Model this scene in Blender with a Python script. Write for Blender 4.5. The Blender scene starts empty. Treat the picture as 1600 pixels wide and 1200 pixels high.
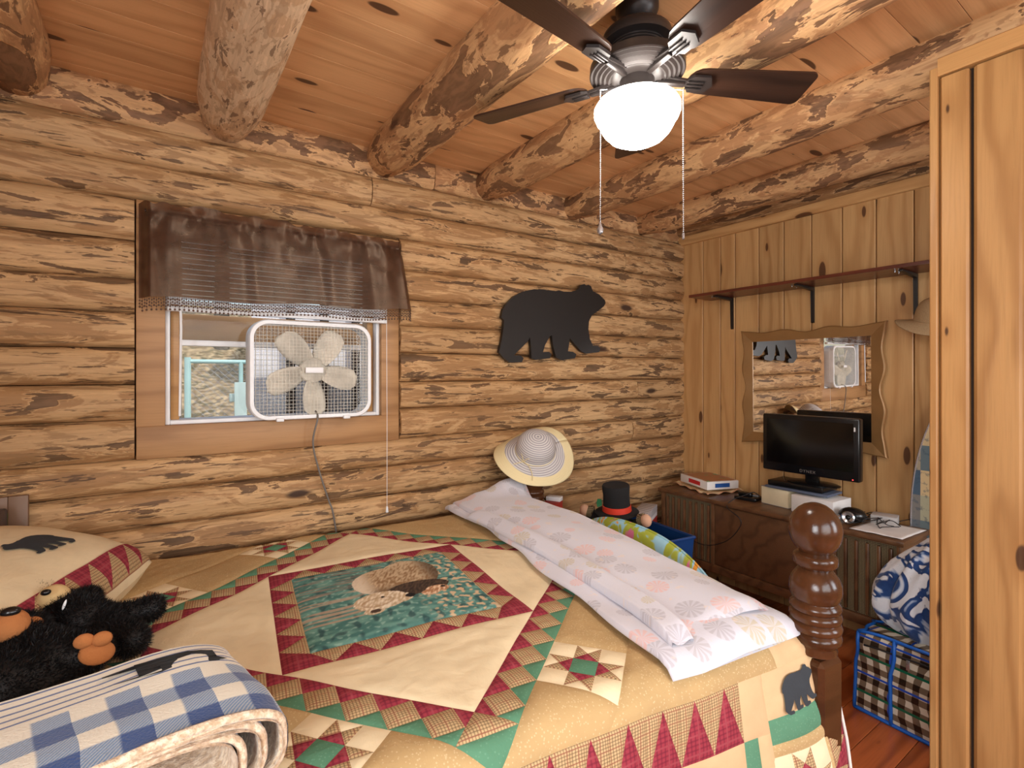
import bpy, bmesh, math, random
import numpy as np
from mathutils import Vector, Matrix, noise as mnoise
from mathutils.geometry import tessellate_polygon
R = math.radians
PI = math.pi
scene = bpy.context.scene
COL = scene.collection

# ------------------------------------------------------------------ camera
HEAD = R(55.06); FPX = 800.; PX0, PY0 = 800., 585.
CAM = Vector((-3.208, -2.40, 1.43))
cam = bpy.data.objects.new('camera', bpy.data.cameras.new('camera'))
COL.objects.link(cam)
cam.location = CAM
cam.rotation_euler = (PI/2, 0, HEAD-PI/2)
cam.data.sensor_width = 36.; cam.data.lens = 36.*FPX/1600.
cam.data.shift_y = -15./1600.
cam.data.clip_start = .02
scene.camera = cam
_f = (math.cos(HEAD), math.sin(HEAD)); _r = (math.sin(HEAD), -math.cos(HEAD))
def at(px, py, axis, val):
    a = (px-PX0)/FPX
    d = Vector((_f[0]+a*_r[0], _f[1]+a*_r[1], (PY0-py)/FPX))
    return CAM + d*((val-CAM[axis])/d[axis])
def onW(px, py, v=0.): return at(px, py, 1, v)
def onT(px, py, v=0.): return at(px, py, 0, v)
def onZ(px, py, v=0.): return at(px, py, 2, v)

# ------------------------------------------------------------------ light
scene.view_settings.view_transform = 'Standard'
scene.view_settings.look = 'None'
scene.view_settings.gamma = 1.
scene.view_settings.exposure = 0.0
w = bpy.data.worlds.new('world'); scene.world = w; w.use_nodes = True
nt_ = w.node_tree; bg = nt_.nodes['Background']
sky = nt_.nodes.new('ShaderNodeTexSky'); sky.sky_type = 'NISHITA'
sky.sun_elevation = R(48); sky.sun_rotation = R(200); sky.sun_disc = False
sky.air_density = 1.2; sky.dust_density = 2.
nt_.links.new(sky.outputs[0], bg.inputs[0]); bg.inputs[1].default_value = .24
sun = bpy.data.objects.new('sun', bpy.data.lights.new('sun', 'SUN')); COL.objects.link(sun)
sun.data.energy = 2.6; sun.data.angle = R(1.); sun.data.color = (1, .93, .82)
sun.rotation_euler = (R(38), R(12), R(20))
# daylight fill lamps, added in openings of the unseen walls
def area(name, loc, rot, sx, sy, e, col):
    o = bpy.data.objects.new(name, bpy.data.lights.new(name, 'AREA')); COL.objects.link(o)
    o.data.shape = 'RECTANGLE'; o.data.size = sx; o.data.size_y = sy; o.data.energy = e; o.data.color = col
    o.location = loc; o.rotation_euler = rot
    return o
LAMP_E = 40.
area('rear_daylight_fill', (-2.55, -4.02, 1.55), (R(90), 0, 0), 1.7, 1.3, 40, (.94, .97, 1))  # fill lamp added behind the camera to brighten the room
area('corner_daylight_fill', (-.62, -4.02, 1.5), (R(90), 0, 0), .85, 1.2, 36, (.88, .94, 1))  # fill lamp added to brighten the console side; bedpost reflects a bluish window
area('left_daylight_fill', (-4.12, -2.9, 1.5), (0, R(-90), 0), 1.1, 1.0, 58, (.94, .97, 1))  # fill lamp added for flat front light on the boarded wall
scene.cycles.max_bounces = 14; scene.cycles.diffuse_bounces = 8; scene.cycles.transparent_max_bounces = 24

# ------------------------------------------------------------------ helpers
def thing(name, label, cat, loc=(0, 0, 0), rz=0., group=None, rot=None):
    o = bpy.data.objects.new(name, None); COL.objects.link(o)
    o.location = loc; o.rotation_euler = rot if rot else (0, 0, rz)
    o.empty_display_size = .1
    tag(o, label, cat, group)
    return o
def tag(o, label=None, cat=None, group=None, kind=None):
    if label: o['label'] = label
    if cat: o['category'] = cat
    if group: o['group'] = group
    if kind: o['kind'] = kind
    return o
def mk(name, bm, mat, parent=None, smooth=35, loc=None, rot=None, kind=None, label=None):
    me = bpy.data.meshes.new(name)
    if isinstance(bm, bmesh.types.BMesh):
        bmesh.ops.recalc_face_normals(bm, faces=bm.faces[:])
        bm.to_mesh(me); bm.free()
    else:
        me.from_pydata(bm[0], [], bm[1])
        if len(bm) > 2 and bm[2] is not None:
            uvl = me.uv_layers.new(name='UVMap')
            li = np.empty(len(me.loops), dtype=np.int32); me.loops.foreach_get('vertex_index', li)
            uvl.data.foreach_set('uv', np.asarray(bm[2], dtype=np.float32)[li].ravel())
    if smooth:
        me.shade_smooth()
        if smooth < 180: me.set_sharp_from_angle(angle=R(smooth))
    if mat: me.materials.append(mat)
    o = bpy.data.objects.new(name, me); COL.objects.link(o)
    if parent: o.parent = parent
    if loc is not None: o.location = loc
    if rot is not None: o.rotation_euler = rot
    if kind: o['kind'] = kind
    if label: o['label'] = label
    return o
def NB(): return bmesh.new()
def box(bm, c, s, bev=0., rot=None, seg=2):
    m = Matrix.Translation(c)
    if rot is not None: m = m @ (rot if isinstance(rot, Matrix) else Matrix.Rotation(rot, 4, 'Z'))
    r = bmesh.ops.create_cube(bm, size=1., matrix=m @ Matrix.Diagonal((s[0], s[1], s[2], 1)))
    if bev > 0:
        es = list({e for v in r['verts'] for e in v.link_edges})
        bmesh.ops.bevel(bm, geom=es, offset=bev, segments=seg, affect='EDGES', profile=.5)
    return bm
def tube(bm, pts, r, seg=8, cap=True):
    pts = [Vector(p) for p in pts]; n = len(pts)
    rs = r if isinstance(r, (list, tuple)) else [r]*n
    rings = []; prev = None
    for i, p in enumerate(pts):
        t = (pts[min(i+1, n-1)]-pts[max(i-1, 0)]).normalized()
        if prev is None:
            u = t.orthogonal().normalized()
        else:
            u = (prev-t*prev.dot(t)); u = u.normalized() if u.length > 1e-6 else t.orthogonal().normalized()
        prev = u; v = t.cross(u)
        rings.append([bm.verts.new(p+(u*math.cos(2*PI*k/seg)+v*math.sin(2*PI*k/seg))*rs[i]) for k in range(seg)])
    for a, b in zip(rings, rings[1:]):
        for k in range(seg): bm.faces.new((a[k], a[(k+1) % seg], b[(k+1) % seg], b[k]))
    if cap:
        bm.faces.new(rings[0][::-1]); bm.faces.new(rings[-1])
    return bm
def lathe(bm, prof, seg=32, c=(0, 0, 0), mat=None):
    c = Vector(c); rings = []
    for r, z in prof:
        if r < 1e-5: rings.append([bm.verts.new(c+Vector((0, 0, z)))])
        else: rings.append([bm.verts.new(c+Vector((r*math.cos(2*PI*k/seg), r*math.sin(2*PI*k/seg), z))) for k in range(seg)])
    for a, b in zip(rings, rings[1:]):
        for k in range(seg):
            k2 = (k+1) % seg
            if len(a) == 1 and len(b) == 1: continue
            if len(a) == 1: bm.faces.new((a[0], b[k], b[k2]))
            elif len(b) == 1: bm.faces.new((a[k], a[k2], b[0]))
            else: bm.faces.new((a[k], a[k2], b[k2], b[k]))
    if mat is not None:
        for rg in rings:
            for v in rg: v.co = mat @ v.co
    return bm
def prism(bm, pts, ext):
    """pts: list of Vector (planar outline); extruded by vector ext"""
    tris = tessellate_polygon([pts]); ext = Vector(ext)
    a = [bm.verts.new(p) for p in pts]; b = [bm.verts.new(Vector(p)+ext) for p in pts]
    for t in tris:
        bm.faces.new([a[i] for i in t]); bm.faces.new([b[i] for i in reversed(t)])
    n = len(pts)
    for i in range(n): bm.faces.new((a[i], a[(i+1) % n], b[(i+1) % n], b[i]))
    return bm
def gridmesh(nu, nv, f, closed_u=False):
    vs = []; uv = []; fs = []
    for j in range(nv+1):
        for i in range(nu+1):
            p = f(i/nu, j/nv); vs.append(tuple(p[0:3])); uv.append((p[3], p[4]) if len(p) > 3 else (i/nu, j/nv))
    for j in range(nv):
        for i in range(nu):
            k = j*(nu+1)+i; fs.append((k, k+1, k+nu+2, k+nu+1))
    return vs, fs, uv
def ellip(bm, c, r, rot=None, sub=3):
    m = Matrix.Translation(c)
    if rot is not None: m = m @ rot
    bmesh.ops.create_icosphere(bm, subdivisions=sub, radius=1., matrix=m @ Matrix.Diagonal((r[0], r[1], r[2], 1)))
    return bm
def smooth_path(pts, n=8):
    pts = [Vector(p) for p in pts]; out = []
    P = [pts[0]]+pts+[pts[-1]]
    for i in range(1, len(P)-2):
        for k in range(n):
            t = k/n; a, b, c, d = P[i-1], P[i], P[i+1], P[i+2]
            out.append(.5*((2*b)+(c-a)*t+(2*a-5*b+4*c-d)*t*t+(3*b-a-3*c+d)*t**3))
    out.append(pts[-1]); return out
def sm(a, b, x):
    t = min(1., max(0., (x-a)/(b-a))); return t*t*(3-2*t)
def nz(x, y=0., z=0.): return mnoise.noise(Vector((x, y, z)))

# ------------------------------------------------------------------ materials
def s2l(c): return tuple(((v/255.)/12.92 if v/255. < .04045 else ((v/255.+.055)/1.055)**2.4) for v in c)
class NT:
    def __init__(s, name):
        s.m = bpy.data.materials.new(name); s.m.use_nodes = True
        s.t = s.m.node_tree; s.b = s.t.nodes['Principled BSDF']; s.out = s.t.nodes['Material Output']
    def n(s, ty, **k):
        nd = s.t.nodes.new(ty)
        for a, v in k.items():
            if a.startswith('i_'):
                key = a[2:]; key = int(key) if key.isdigit() else key.replace('_', ' ')
                s.set(nd.inputs[key], v)
            else: setattr(nd, a, v)
        return nd
    def set(s, inp, v):
        if isinstance(v, bpy.types.NodeSocket): s.t.links.new(v, inp)
        elif isinstance(v, (tuple, list)) and len(v) == 3 and inp.type == 'RGBA': inp.default_value = (*v, 1)
        else: inp.default_value = v
    def math(s, op, a, b=0., c=0., clamp=False):
        nd = s.n('ShaderNodeMath', operation=op, use_clamp=clamp); s.set(nd.inputs[0], a); s.set(nd.inputs[1], b); s.set(nd.inputs[2], c)
        return nd.outputs[0]
    def mix(s, fac, a, b, mode='MIX'):
        nd = s.n('ShaderNodeMix', data_type='RGBA', blend_type=mode); s.set(nd.inputs[0], fac); s.set(nd.inputs[6], a); s.set(nd.inputs[7], b)
        return nd.outputs[2]
    def ramp(s, fac, stops):
        nd = s.n('ShaderNodeValToRGB'); s.set(nd.inputs[0], fac); e = nd.color_ramp.elements
        while len(e) > 1: e.remove(e[-1])
        e[0].position = stops[0][0]; e[0].color = (*stops[0][1], 1)
        for p, c in stops[1:]:
            x = e.new(p); x.color = (*c, 1)
        return nd.outputs[0]
    def step(s, x, lo, hi):
        nd = s.n('ShaderNodeMapRange', interpolation_type='SMOOTHSTEP'); s.set(nd.inputs[0], x); nd.inputs[1].default_value = lo; nd.inputs[2].default_value = hi
        return nd.outputs[0]
    def obj(s, scale=(1, 1, 1), rand=True):
        tc = s.n('ShaderNodeTexCoord'); v = tc.outputs['Object']
        mp = s.n('ShaderNodeMapping'); s.set(mp.inputs[0], v); mp.inputs['Scale'].default_value = scale
        if rand:
            oi = s.n('ShaderNodeObjectInfo'); r = s.math('MULTIPLY', oi.outputs['Random'], 61.7)
            cb = s.n('ShaderNodeCombineXYZ'); s.set(cb.inputs[0], r); s.set(cb.inputs[1], s.math('MULTIPLY', r, 1.7)); s.set(cb.inputs[2], s.math('MULTIPLY', r, .6))
            s.t.links.new(cb.outputs[0], mp.inputs[1])
        return mp.outputs[0]
    def uv(s, scale=(1, 1, 1)):
        tc = s.n('ShaderNodeTexCoord'); mp = s.n('ShaderNodeMapping'); s.set(mp.inputs[0], tc.outputs['UV']); mp.inputs['Scale'].default_value = scale
        return mp.outputs[0]
    def noise(s, vec, scale=5., detail=4., rough=.55, dist=0.):
        nd = s.n('ShaderNodeTexNoise'); s.set(nd.inputs['Vector'], vec); nd.inputs['Scale'].default_value = scale
        nd.inputs['Detail'].default_value = detail; nd.inputs['Roughness'].default_value = rough; nd.inputs['Distortion'].default_value = dist
        return nd.outputs[0]
    def sep(s, vec):
        nd = s.n('ShaderNodeSeparateXYZ'); s.set(nd.inputs[0], vec); return nd.outputs
    def bump(s, h, strength=.3, dist=.01):
        nd = s.n('ShaderNodeBump'); s.set(nd.inputs['Height'], h); nd.inputs['Strength'].default_value = strength; nd.inputs['Distance'].default_value = dist
        s.t.links.new(nd.outputs[0], s.b.inputs['Normal'])
    def base(s, c, rough=.5, spec=.5, metal=0., sheen=0.):
        s.set(s.b.inputs['Base Color'], c); s.set(s.b.inputs['Roughness'], rough)
        s.b.inputs['Specular IOR Level'].default_value = spec; s.b.inputs['Metallic'].default_value = metal
        if sheen: s.b.inputs['Sheen Weight'].default_value = sheen
        return s.m
def plain(name, rgb, rough=.5, spec=.5, metal=0., var=.06, bump=0., bscale=200.):
    t = NT(name); v = t.obj(); n = t.noise(v, 9., 4.)
    c = s2l(rgb); k = t.step(n, .3, .7)
    t.base(t.mix(k, tuple(x*(1-var) for x in c), tuple(min(1, x*(1+var)) for x in c)), rough, spec, metal)
    if bump: t.bump(t.noise(v, bscale, 2.), bump, .002)
    return t.m
def log_mat(name, stretch, thr, light, mid, dark, fleck=.6):
    t = NT(name); sx, sy = stretch[0], stretch[1]
    n1 = t.noise(t.obj(stretch), 2.2, 6., .6, .6)
    n2 = t.noise(t.obj((sx*.8, sy*.62, sy*.62)), 2.1, 6., .62, .9)
    n3 = t.noise(t.obj((3, 60, 60)), 2., 3., .6)
    n4 = t.noise(t.obj((sx*1.1, sy*1.5, sy*1.5)), 3., 5., .6, 1.)
    n5 = t.noise(t.obj((sx*1.9, sy*2.6, sy*2.6)), 2., 4., .6, .4)
    n6 = t.noise(t.obj((.5, 1.5, 1.5)), 1.5, 2.)
    base = t.mix(t.step(n2, .47, .52), mid, light)
    base = t.mix(t.math('MULTIPLY', t.step(n4, .55, .585), .6), base, tuple(x*.66 for x in mid))
    base = t.mix(t.math('MULTIPLY', t.step(n4, .42, .40), .5), base, tuple(min(1, x*1.22) for x in light))
    halo = t.math('MULTIPLY', t.step(n1, thr-.035, thr-.004), .6)
    base = t.mix(halo, base, tuple(min(1, x*1.3) for x in light))
    base = t.mix(t.math('MULTIPLY', t.step(n1, thr, thr+.014), .9), base, t.mix(t.step(n4, .42, .58), dark, tuple(x*.45 for x in dark)))
    base = t.mix(t.math('MULTIPLY', t.step(n5, fleck, fleck+.03), .8), base, tuple(x*.55 for x in dark))
    base = t.mix(t.math('MULTIPLY', t.step(n3, .35, .7), .28), base, tuple(x*.6 for x in mid))
    base = t.mix(t.math('MULTIPLY', t.step(n6, .4, .65), .25), base, tuple(x*.7 for x in mid))
    vo = t.n('ShaderNodeTexVoronoi', feature='F1'); t.set(vo.inputs['Vector'], t.obj((.9, 2.6, 2.6))); vo.inputs['Scale'].default_value = 1.5
    base = t.mix(t.step(t.math('ADD', vo.outputs['Distance'], t.math('MULTIPLY', n4, .06)), .13, .08), base, tuple(x*.5 for x in dark))
    t.base(base, .62, .3)
    t.bump(t.math('ADD', t.math('MULTIPLY', t.step(n1, thr-.02, thr+.03), -.8), t.math('MULTIPLY', n5, .8)), .5, .006)
    return t.m
def pine_mat(name, light, dark, knot, gscale=26., rough=.42, knots=1., gap=.3):
    t = NT(name)
    warp = t.noise(t.obj((.55, 3., 3.)), 1.6, 3., .5)
    v = t.obj((.35, 1, 1)); s = t.sep(v)
    y = t.math('ADD', s[1], t.math('MULTIPLY', s[2], .6))
    ph = t.math('ADD', t.math('MULTIPLY', y, gscale*6.), t.math('MULTIPLY', warp, 26.))
    g = t.math('ADD', t.math('MULTIPLY', t.math('SINE', ph), .5), .5)
    g = t.math('POWER', g, 2.2)
    fib = t.noise(t.obj((3, 90, 90)), 2., 3., .6)
    big = t.noise(t.obj((.4, 1.2, 1.2)), 1.3, 2.)
    oi = t.n('ShaderNodeObjectInfo'); tone = oi.outputs['Random']
    c = t.mix(t.math('MULTIPLY', g, .85), light, dark)
    c = t.mix(t.math('MULTIPLY', t.step(big, .35, .7), .35), c, dark)
    c = t.mix(t.math('MULTIPLY', t.step(fib, .4, .75), .25), c, tuple(x*.6 for x in dark))
    c = t.mix(.30, c, t.mix(tone, tuple(x*.62 for x in light), tuple(min(1, x*1.18) for x in light)), 'MIX')
    vo = t.n('ShaderNodeTexVoronoi', feature='F1', voronoi_dimensions='2D'); t.set(vo.inputs['Vector'], t.obj((1.5, 4.6, 4.6))); vo.inputs['Scale'].default_value = 1.
    kd = t.math('ADD', vo.outputs['Distance'], t.math('MULTIPLY', t.sep(vo.outputs['Color'])[0], .075))
    c = t.mix(t.math('MULTIPLY', t.step(kd, .20, .09), .5*knots), c, dark)
    c = t.mix(t.math('MULTIPLY', t.step(kd, .098, .078), .92*knots), c, knot)
    t.base(c, rough, .4)
    t.bump(t.math('ADD', g, fib), .10, .003)
    return t.m
LT, MD, DK = s2l((198, 160, 114)), s2l((165, 125, 83)), s2l((94, 68, 50))
m_log = log_mat('log_wood', (1.5, 9., 9.), .575, LT, MD, DK)
m_log2 = log_mat('peeled_log_wood', (2.2, 5.2, 5.2), .53, s2l((206, 164, 116)), s2l((178, 132, 90)), s2l((116, 82, 60)))
m_joist_pale = log_mat('pale_log_wood', (3., 7., 7.), .66, s2l((224, 196, 160)), s2l((204, 168, 130)), s2l((140, 106, 82)))
m_ceil = pine_mat('ceiling_pine', s2l((228, 178, 126)), s2l((196, 144, 96)), s2l((70, 44, 30)), 9., .4, 1.)
m_pine = pine_mat('panel_pine', s2l((206, 162, 108)), s2l((172, 124, 74)), s2l((84, 50, 30)), 13., .42, 1.)
m_post = pine_mat('honey_pine', s2l((192, 146, 92)), s2l((152, 106, 60)), s2l((66, 42, 28)), 12., .35, 1.)
m_casing = pine_mat('casing_pine', s2l((184, 140, 94)), s2l((140, 98, 60)), s2l((80, 46, 26)), 15., .5, .4)
m_floor = pine_mat('heart_pine_floor', s2l((178, 94, 48)), s2l((104, 46, 22)), s2l((60, 26, 14)), 11., .3, .3)
m_dark_gap = plain('dark_sheathing', (48, 34, 24), .9)
m_walnut = pine_mat('walnut', s2l((118, 82, 54)), s2l((76, 50, 32)), s2l((48, 30, 20)), 8., .35, .1)
m_bedwood = pine_mat('stained_bed_wood', s2l((84, 50, 29)), s2l((44, 25, 14)), s2l((30, 17, 10)), 7., .2, .3)
m_shelf = pine_mat('mahogany_shelf', s2l((110, 56, 38)), s2l((72, 34, 24)), s2l((40, 20, 14)), 10., .3, .1)
m_black = plain('black_plastic', (18, 18, 19), .25)
m_matblack = plain('black_metal', (24, 22, 22), .42)
m_fanmetal = plain('bronze_black_metal', (44, 38, 36), .38, .5, .3)
m_blade = pine_mat('dark_fan_blade', s2l((58, 38, 28)), s2l((30, 20, 16)), s2l((20, 14, 10)), 10., .3, .1)
m_white = plain('white_plastic', (232, 234, 236), .35)
m_vinyl = plain('white_vinyl', (236, 238, 240), .4)
m_paper = plain('white_paper', (228, 224, 220), .8)
m_grey = plain('grey_plastic', (130, 128, 128), .4)
m_silver = plain('silver_metal', (190, 192, 196), .25, .5, .8)
m_dusty = plain('dusty_cream_plastic', (206, 200, 186), .6, var=.25)
m_cord = plain('dark_cord', (26, 24, 24), .5)
m_greycord = plain('grey_cord', (110, 104, 98), .5)
m_redplastic = plain('red_box_card', (170, 44, 34), .6)
m_bluebin = plain('blue_plastic_bin', (20, 58, 112), .35)
m_gold = plain('antique_gold_frame', (150, 112, 68), .38, .5, .25)
m_skin = plain('pink_felt', (206, 160, 130), .9)
m_felt = plain('black_felt', (20, 18, 18), .95, bump=.4)
m_red = plain('red_satin', (206, 62, 44), .3)
m_greenleaf = plain('green_felt', (30, 96, 56), .8)
m_orangefelt = plain('orange_suede', (176, 112, 62), .95, var=.15, bump=.8, bscale=120.)
m_creamfelt = plain('cream_plush', (206, 176, 124), .9, bump=.3)
m_fur = plain('black_fur', (18, 16, 17), .55, .35)
m_hatstraw = None

def emit_mat(name, col, st):
    t = NT(name); t.b.inputs['Base Color'].default_value = (*col, 1); t.b.inputs['Emission Color'].default_value = (*col, 1)
    t.b.inputs['Emission Strength'].default_value = st; return t.m
m_bowl = emit_mat('lit_opal_glass', (1., .94, .86), LAMP_E)
m_led = emit_mat('red_led', (1., .05, .05), 3.)
def glass_mat(name, tint=(1, 1, 1), gl=.006):
    t = NT(name); tr = t.n('ShaderNodeBsdfTransparent'); tr.inputs[0].default_value = (*tint, 1)
    g = t.n('ShaderNodeBsdfGlossy'); g.inputs['Roughness'].default_value = .02
    mx = t.n('ShaderNodeMixShader'); mx.inputs[0].default_value = gl
    t.t.links.new(tr.outputs[0], mx.inputs[1]); t.t.links.new(g.outputs[0], mx.inputs[2]); t.t.links.new(mx.outputs[0], t.out.inputs[0])
    return t.m
m_glass = glass_mat('window_glass')
t = NT('mirror_glass'); t.base((.93, .93, .93), .01, .5, 1.); m_mirror = t.m
t = NT('tv_screen'); t.base(s2l((8, 8, 9)), .12, .5); m_screen = t.m
# fabrics driven by metre-scaled UV
def weave(t, c, s=900., amt=.12):
    u = t.sep(t.uv()); a = t.math('SINE', t.math('MULTIPLY', u[0], s)); b = t.math('SINE', t.math('MULTIPLY', u[1], s))
    k = t.math('MULTIPLY', t.math('ADD', t.math('MULTIPLY', a, b), 1.), amt)
    return t.mix(k, c, t.mix(.5, c, (0, 0, 0)))
def crinkle(t, strength=.5, sc=22.):
    v = t.uv(); n = t.noise(v, sc, 4., .6, .6); t.bump(n, strength, .006)
def stripes(t, coord, freq, duty, soft=.04):
    fr = t.math('FRACT', t.math('MULTIPLY', coord, freq)); return t.step(fr, duty+soft, duty-soft)
def fabric(name, rgb, var=.12, rough=.85, sc=26., bstr=.35):
    t = NT(name); n = t.noise(t.uv(), 7., 5., .6); c = s2l(rgb)
    t.base(t.mix(t.step(n, .3, .7), tuple(x*(1-var) for x in c), tuple(min(1, x*(1+var)) for x in c)), rough, .2); crinkle(t, bstr, sc); return t.m
def plaid_fab(name, base, line, line2, freq=55.):
    t = NT(name); u = t.sep(t.uv()); base, line, line2 = s2l(base), s2l(line), s2l(line2)
    a = stripes(t, u[0], freq, .36, .1); b = stripes(t, u[1], freq, .36, .1)
    c = t.mix(t.math('MULTIPLY', a, .55), base, line); c = t.mix(t.math('MULTIPLY', b, .55), c, line)
    d = stripes(t, u[0], freq*.25, .1, .03); e = stripes(t, u[1], freq*.25, .1, .03)
    c = t.mix(t.math('MULTIPLY', t.math('MAXIMUM', d, e), .6), c, line2)
    t.base(c, .85, .2); crinkle(t); return t.m
def calico(name, base, dot, freq=130., thr=.3):
    t = NT(name); vo = t.n('ShaderNodeTexVoronoi', feature='F1'); t.set(vo.inputs['Vector'], t.uv()); vo.inputs['Scale'].default_value = freq
    n = t.noise(t.uv(), 5., 4.)
    c = t.mix(t.step(n, .3, .7), tuple(x*.86 for x in s2l(base)), s2l(base))
    c = t.mix(t.math('MULTIPLY', t.step(vo.outputs['Distance'], thr, thr-.12), .55), c, s2l(dot)); t.base(c, .85, .2); crinkle(t); return t.m
q_cream = fabric('quilt_cream_cotton', (228, 210, 172), .05)
q_burg = plaid_fab('quilt_burgundy_plaid', (150, 54, 66), (106, 32, 48), (166, 78, 84), 90.)
q_plaid = plaid_fab('quilt_tan_plaid', (194, 166, 122), (98, 74, 54), (150, 90, 72), 150.)
q_green = calico('quilt_green_calico', (90, 138, 108), (112, 156, 126), 150.)
q_gold = calico('quilt_gold_calico', (190, 160, 112), (214, 192, 152), 150.)
q_tan = fabric('quilt_tan_cotton', (206, 174, 132), .06)
q_dark = fabric('quilt_charcoal_cotton', (58, 62, 66), .1)
q_white = fabric('white_piping', (226, 220, 210), .05)
def vcol_mat(name, rough=.85):
    t = NT(name); a = t.n('ShaderNodeVertexColor'); a.layer_name = 'Col'; t.base(a.outputs[0], rough, .2); crinkle(t, .2); return t.m
m_print = vcol_mat('printed_cotton')
def set_vcol(o, cols):
    ca = o.data.color_attributes.new('Col', 'FLOAT_COLOR', 'POINT')
    a = np.ones((len(o.data.vertices), 4), dtype=np.float32); a[:, :3] = np.asarray(cols, dtype=np.float32); ca.data.foreach_set('color', a.ravel())

# ------------------------------------------------------------------ structure
def slab(name, boxes, mat, kind='structure'):
    bm = NB()
    for c, s in boxes: box(bm, c, s)
    o = mk(name, bm, mat, smooth=0); o['kind'] = kind; return o
def basis(X, Y, loc):
    X, Y = Vector(X).normalized(), Vector(Y).normalized(); Z = X.cross(Y)
    return Matrix.Translation(loc) @ Matrix((X, Y, Z)).transposed().to_4x4()
_bmesh = {}
def board(name, L, Wd, Th, mat, parent, X, Y, loc, ch=.006):
    key = (round(L, 3), round(Wd, 3), Th, mat.name, ch)
    if key not in _bmesh:
        pr = [(0, -Th), (Wd, -Th), (Wd, -ch), (Wd-ch, 0), (ch, 0), (0, -ch)]
        v = [(x, a, b) for x in (0, L) for a, b in pr]
        f = [(0, 1, 2, 3, 4, 5)[::-1], (6, 7, 8, 9, 10, 11)]+[(i, (i+1) % 6, 6+(i+1) % 6, 6+i) for i in range(6)]
        bm = bmesh.new(); vs = [bm.verts.new(p) for p in v]
        for q in f: bm.faces.new([vs[i] for i in q])
        bmesh.ops.recalc_face_normals(bm, faces=bm.faces[:])
        me = bpy.data.meshes.new(name); bm.to_mesh(me); bm.free(); me.materials.append(mat); _bmesh[key] = me
    o = bpy.data.objects.new(name, _bmesh[key]); COL.objects.link(o)
    if parent: o.parent = parent
    o.matrix_local = basis(X, Y, loc)
    return o
CEIL = 2.515; XL = -4.25; YN = -4.1; XR = 0.
WX0, WX1, WZ0, WZ1 = -3.175, -2.305, 1.232, 2.02      # clear window opening
CX0, CX1, CZ0, CZ1 = -3.265, -2.217, 1.108, 2.09      # outside of the casing
wall_back = slab('wall_back', [((( XL+CX0)/2, .14, 1.3), (CX0-XL, .06, 2.6)), (((CX1+.1)/2, .14, 1.3), (.1-CX1, .06, 2.6)),
    (((CX0+CX1)/2, .14, CZ0/2), (CX1-CX0, .06, CZ0)), (((CX0+CX1)/2, .14, (CZ1+2.6)/2), (CX1-CX0, .06, 2.6-CZ1))], m_dark_gap)
wall_right = slab('wall_right', [((.07, -1.95, 1.3), (.06, 4.3, 2.6))], m_dark_gap)
wall_left = slab('wall_left', [((XL-.05, -1.09, 1.3), (.06, 2.38, 2.6)), ((XL-.05, -3.84, 1.3), (.06, .64, 2.6)), ((XL-.05, -2.9, .415), (.06, 1.24, .83)), ((XL-.05, -2.9, 2.355), (.06, 1.24, .49))], m_dark_gap)
wall_near = slab('wall_near', [((-3.85, YN-.05, 1.3), (.85, .06, 2.6)), ((-1.335, YN-.05, 1.3), (.59, .06, 2.6)), ((-.08, YN-.05, 1.3), (.2, .06, 2.6)), ((-.61, YN-.05, .43), (.87, .06, .86)), ((-.61, YN-.05, 2.36), (.87, .06, .48)), ((-2.53, YN-.05, .42), (1.8, .06, .84)), ((-2.53, YN-.05, 2.4), (1.8, .06, .4))], m_dark_gap)
floor = slab('floor', [(((XL+.1)/2, -2., -.055), (4.5, 4.4, .05))], m_dark_gap)
ceiling = slab('ceiling', [(((XL+.1)/2, -2., CEIL+.06), (4.5, 4.4, .05))], m_dark_gap)

# --- log courses of the window wall
ZL = [-.02, .13, .275, .42, .565, .71, .85, .988, 1.107, 1.258, 1.391, 1.527, 1.661, 1.785, 1.93, 2.089, 2.225, 2.367, 2.53]
ZR = [-.02, .12, .255, .39, .53, .671, .827, .974, 1.122, 1.264, 1.397, 1.549, 1.691, 1.833, 1.976, 2.133, 2.265, 2.40, 2.55]
def zat(k, x): return ZL[k]+(ZR[k]-ZL[k])*(x+3.634)/3.634
def halflog(name, parent, x0, x1, zb, zt, mat, seed, bulge=.036, front=-.030, axis='x', rough=.004):
    n = max(6, int((x1-x0)/.05)); m = 11; bm = bmesh.new(); rows = []
    xm, zm = (x0+x1)/2, (zb(x0)+zt(x0)+zb(x1)+zt(x1))/4
    for i in range(n+1):
        x = x0+(x1-x0)*i/n; b, t = zb(x)+.0015, zt(x)-.0015; h = (t-b)/2; c = (t+b)/2; row = []
        tap = 1.
        for j in range(m):
            a = -1+2*j/(m-1)
            y = front+bulge*(1-math.sqrt(max(0, 1-(abs(a)**3.)*.97)))
            y += rough*nz(x*2.2, a*1.2, seed*7.3)+rough*.55*nz(x*9, a*3, seed*3.1)
            if i in (0, n): y += .004
            row.append(bm.verts.new((x-xm, y, c+h*a-zm+(.003*nz(x*3, seed) if abs(a) < .99 else 0))))
        row.append(bm.verts.new((x-xm, .11, t-zm))); row.append(bm.verts.new((x-xm, .11, b-zm)))
        rows.append(row)
    k = m+2
    for r0, r1 in zip(rows, rows[1:]):
        for j in range(k): bm.faces.new((r0[j], r0[(j+1) % k], r1[(j+1) % k], r1[j]))
    bm.faces.new(rows[0][::-1]); bm.faces.new(rows[-1])
    return mk(name, bm, mat, parent, 40, loc=(xm, 0, zm))
joints = {16: [-2.36], 15: [-.62], 7: [-.55], 17: [-2.02], 9: [-.5]}
sd = 0
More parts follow.
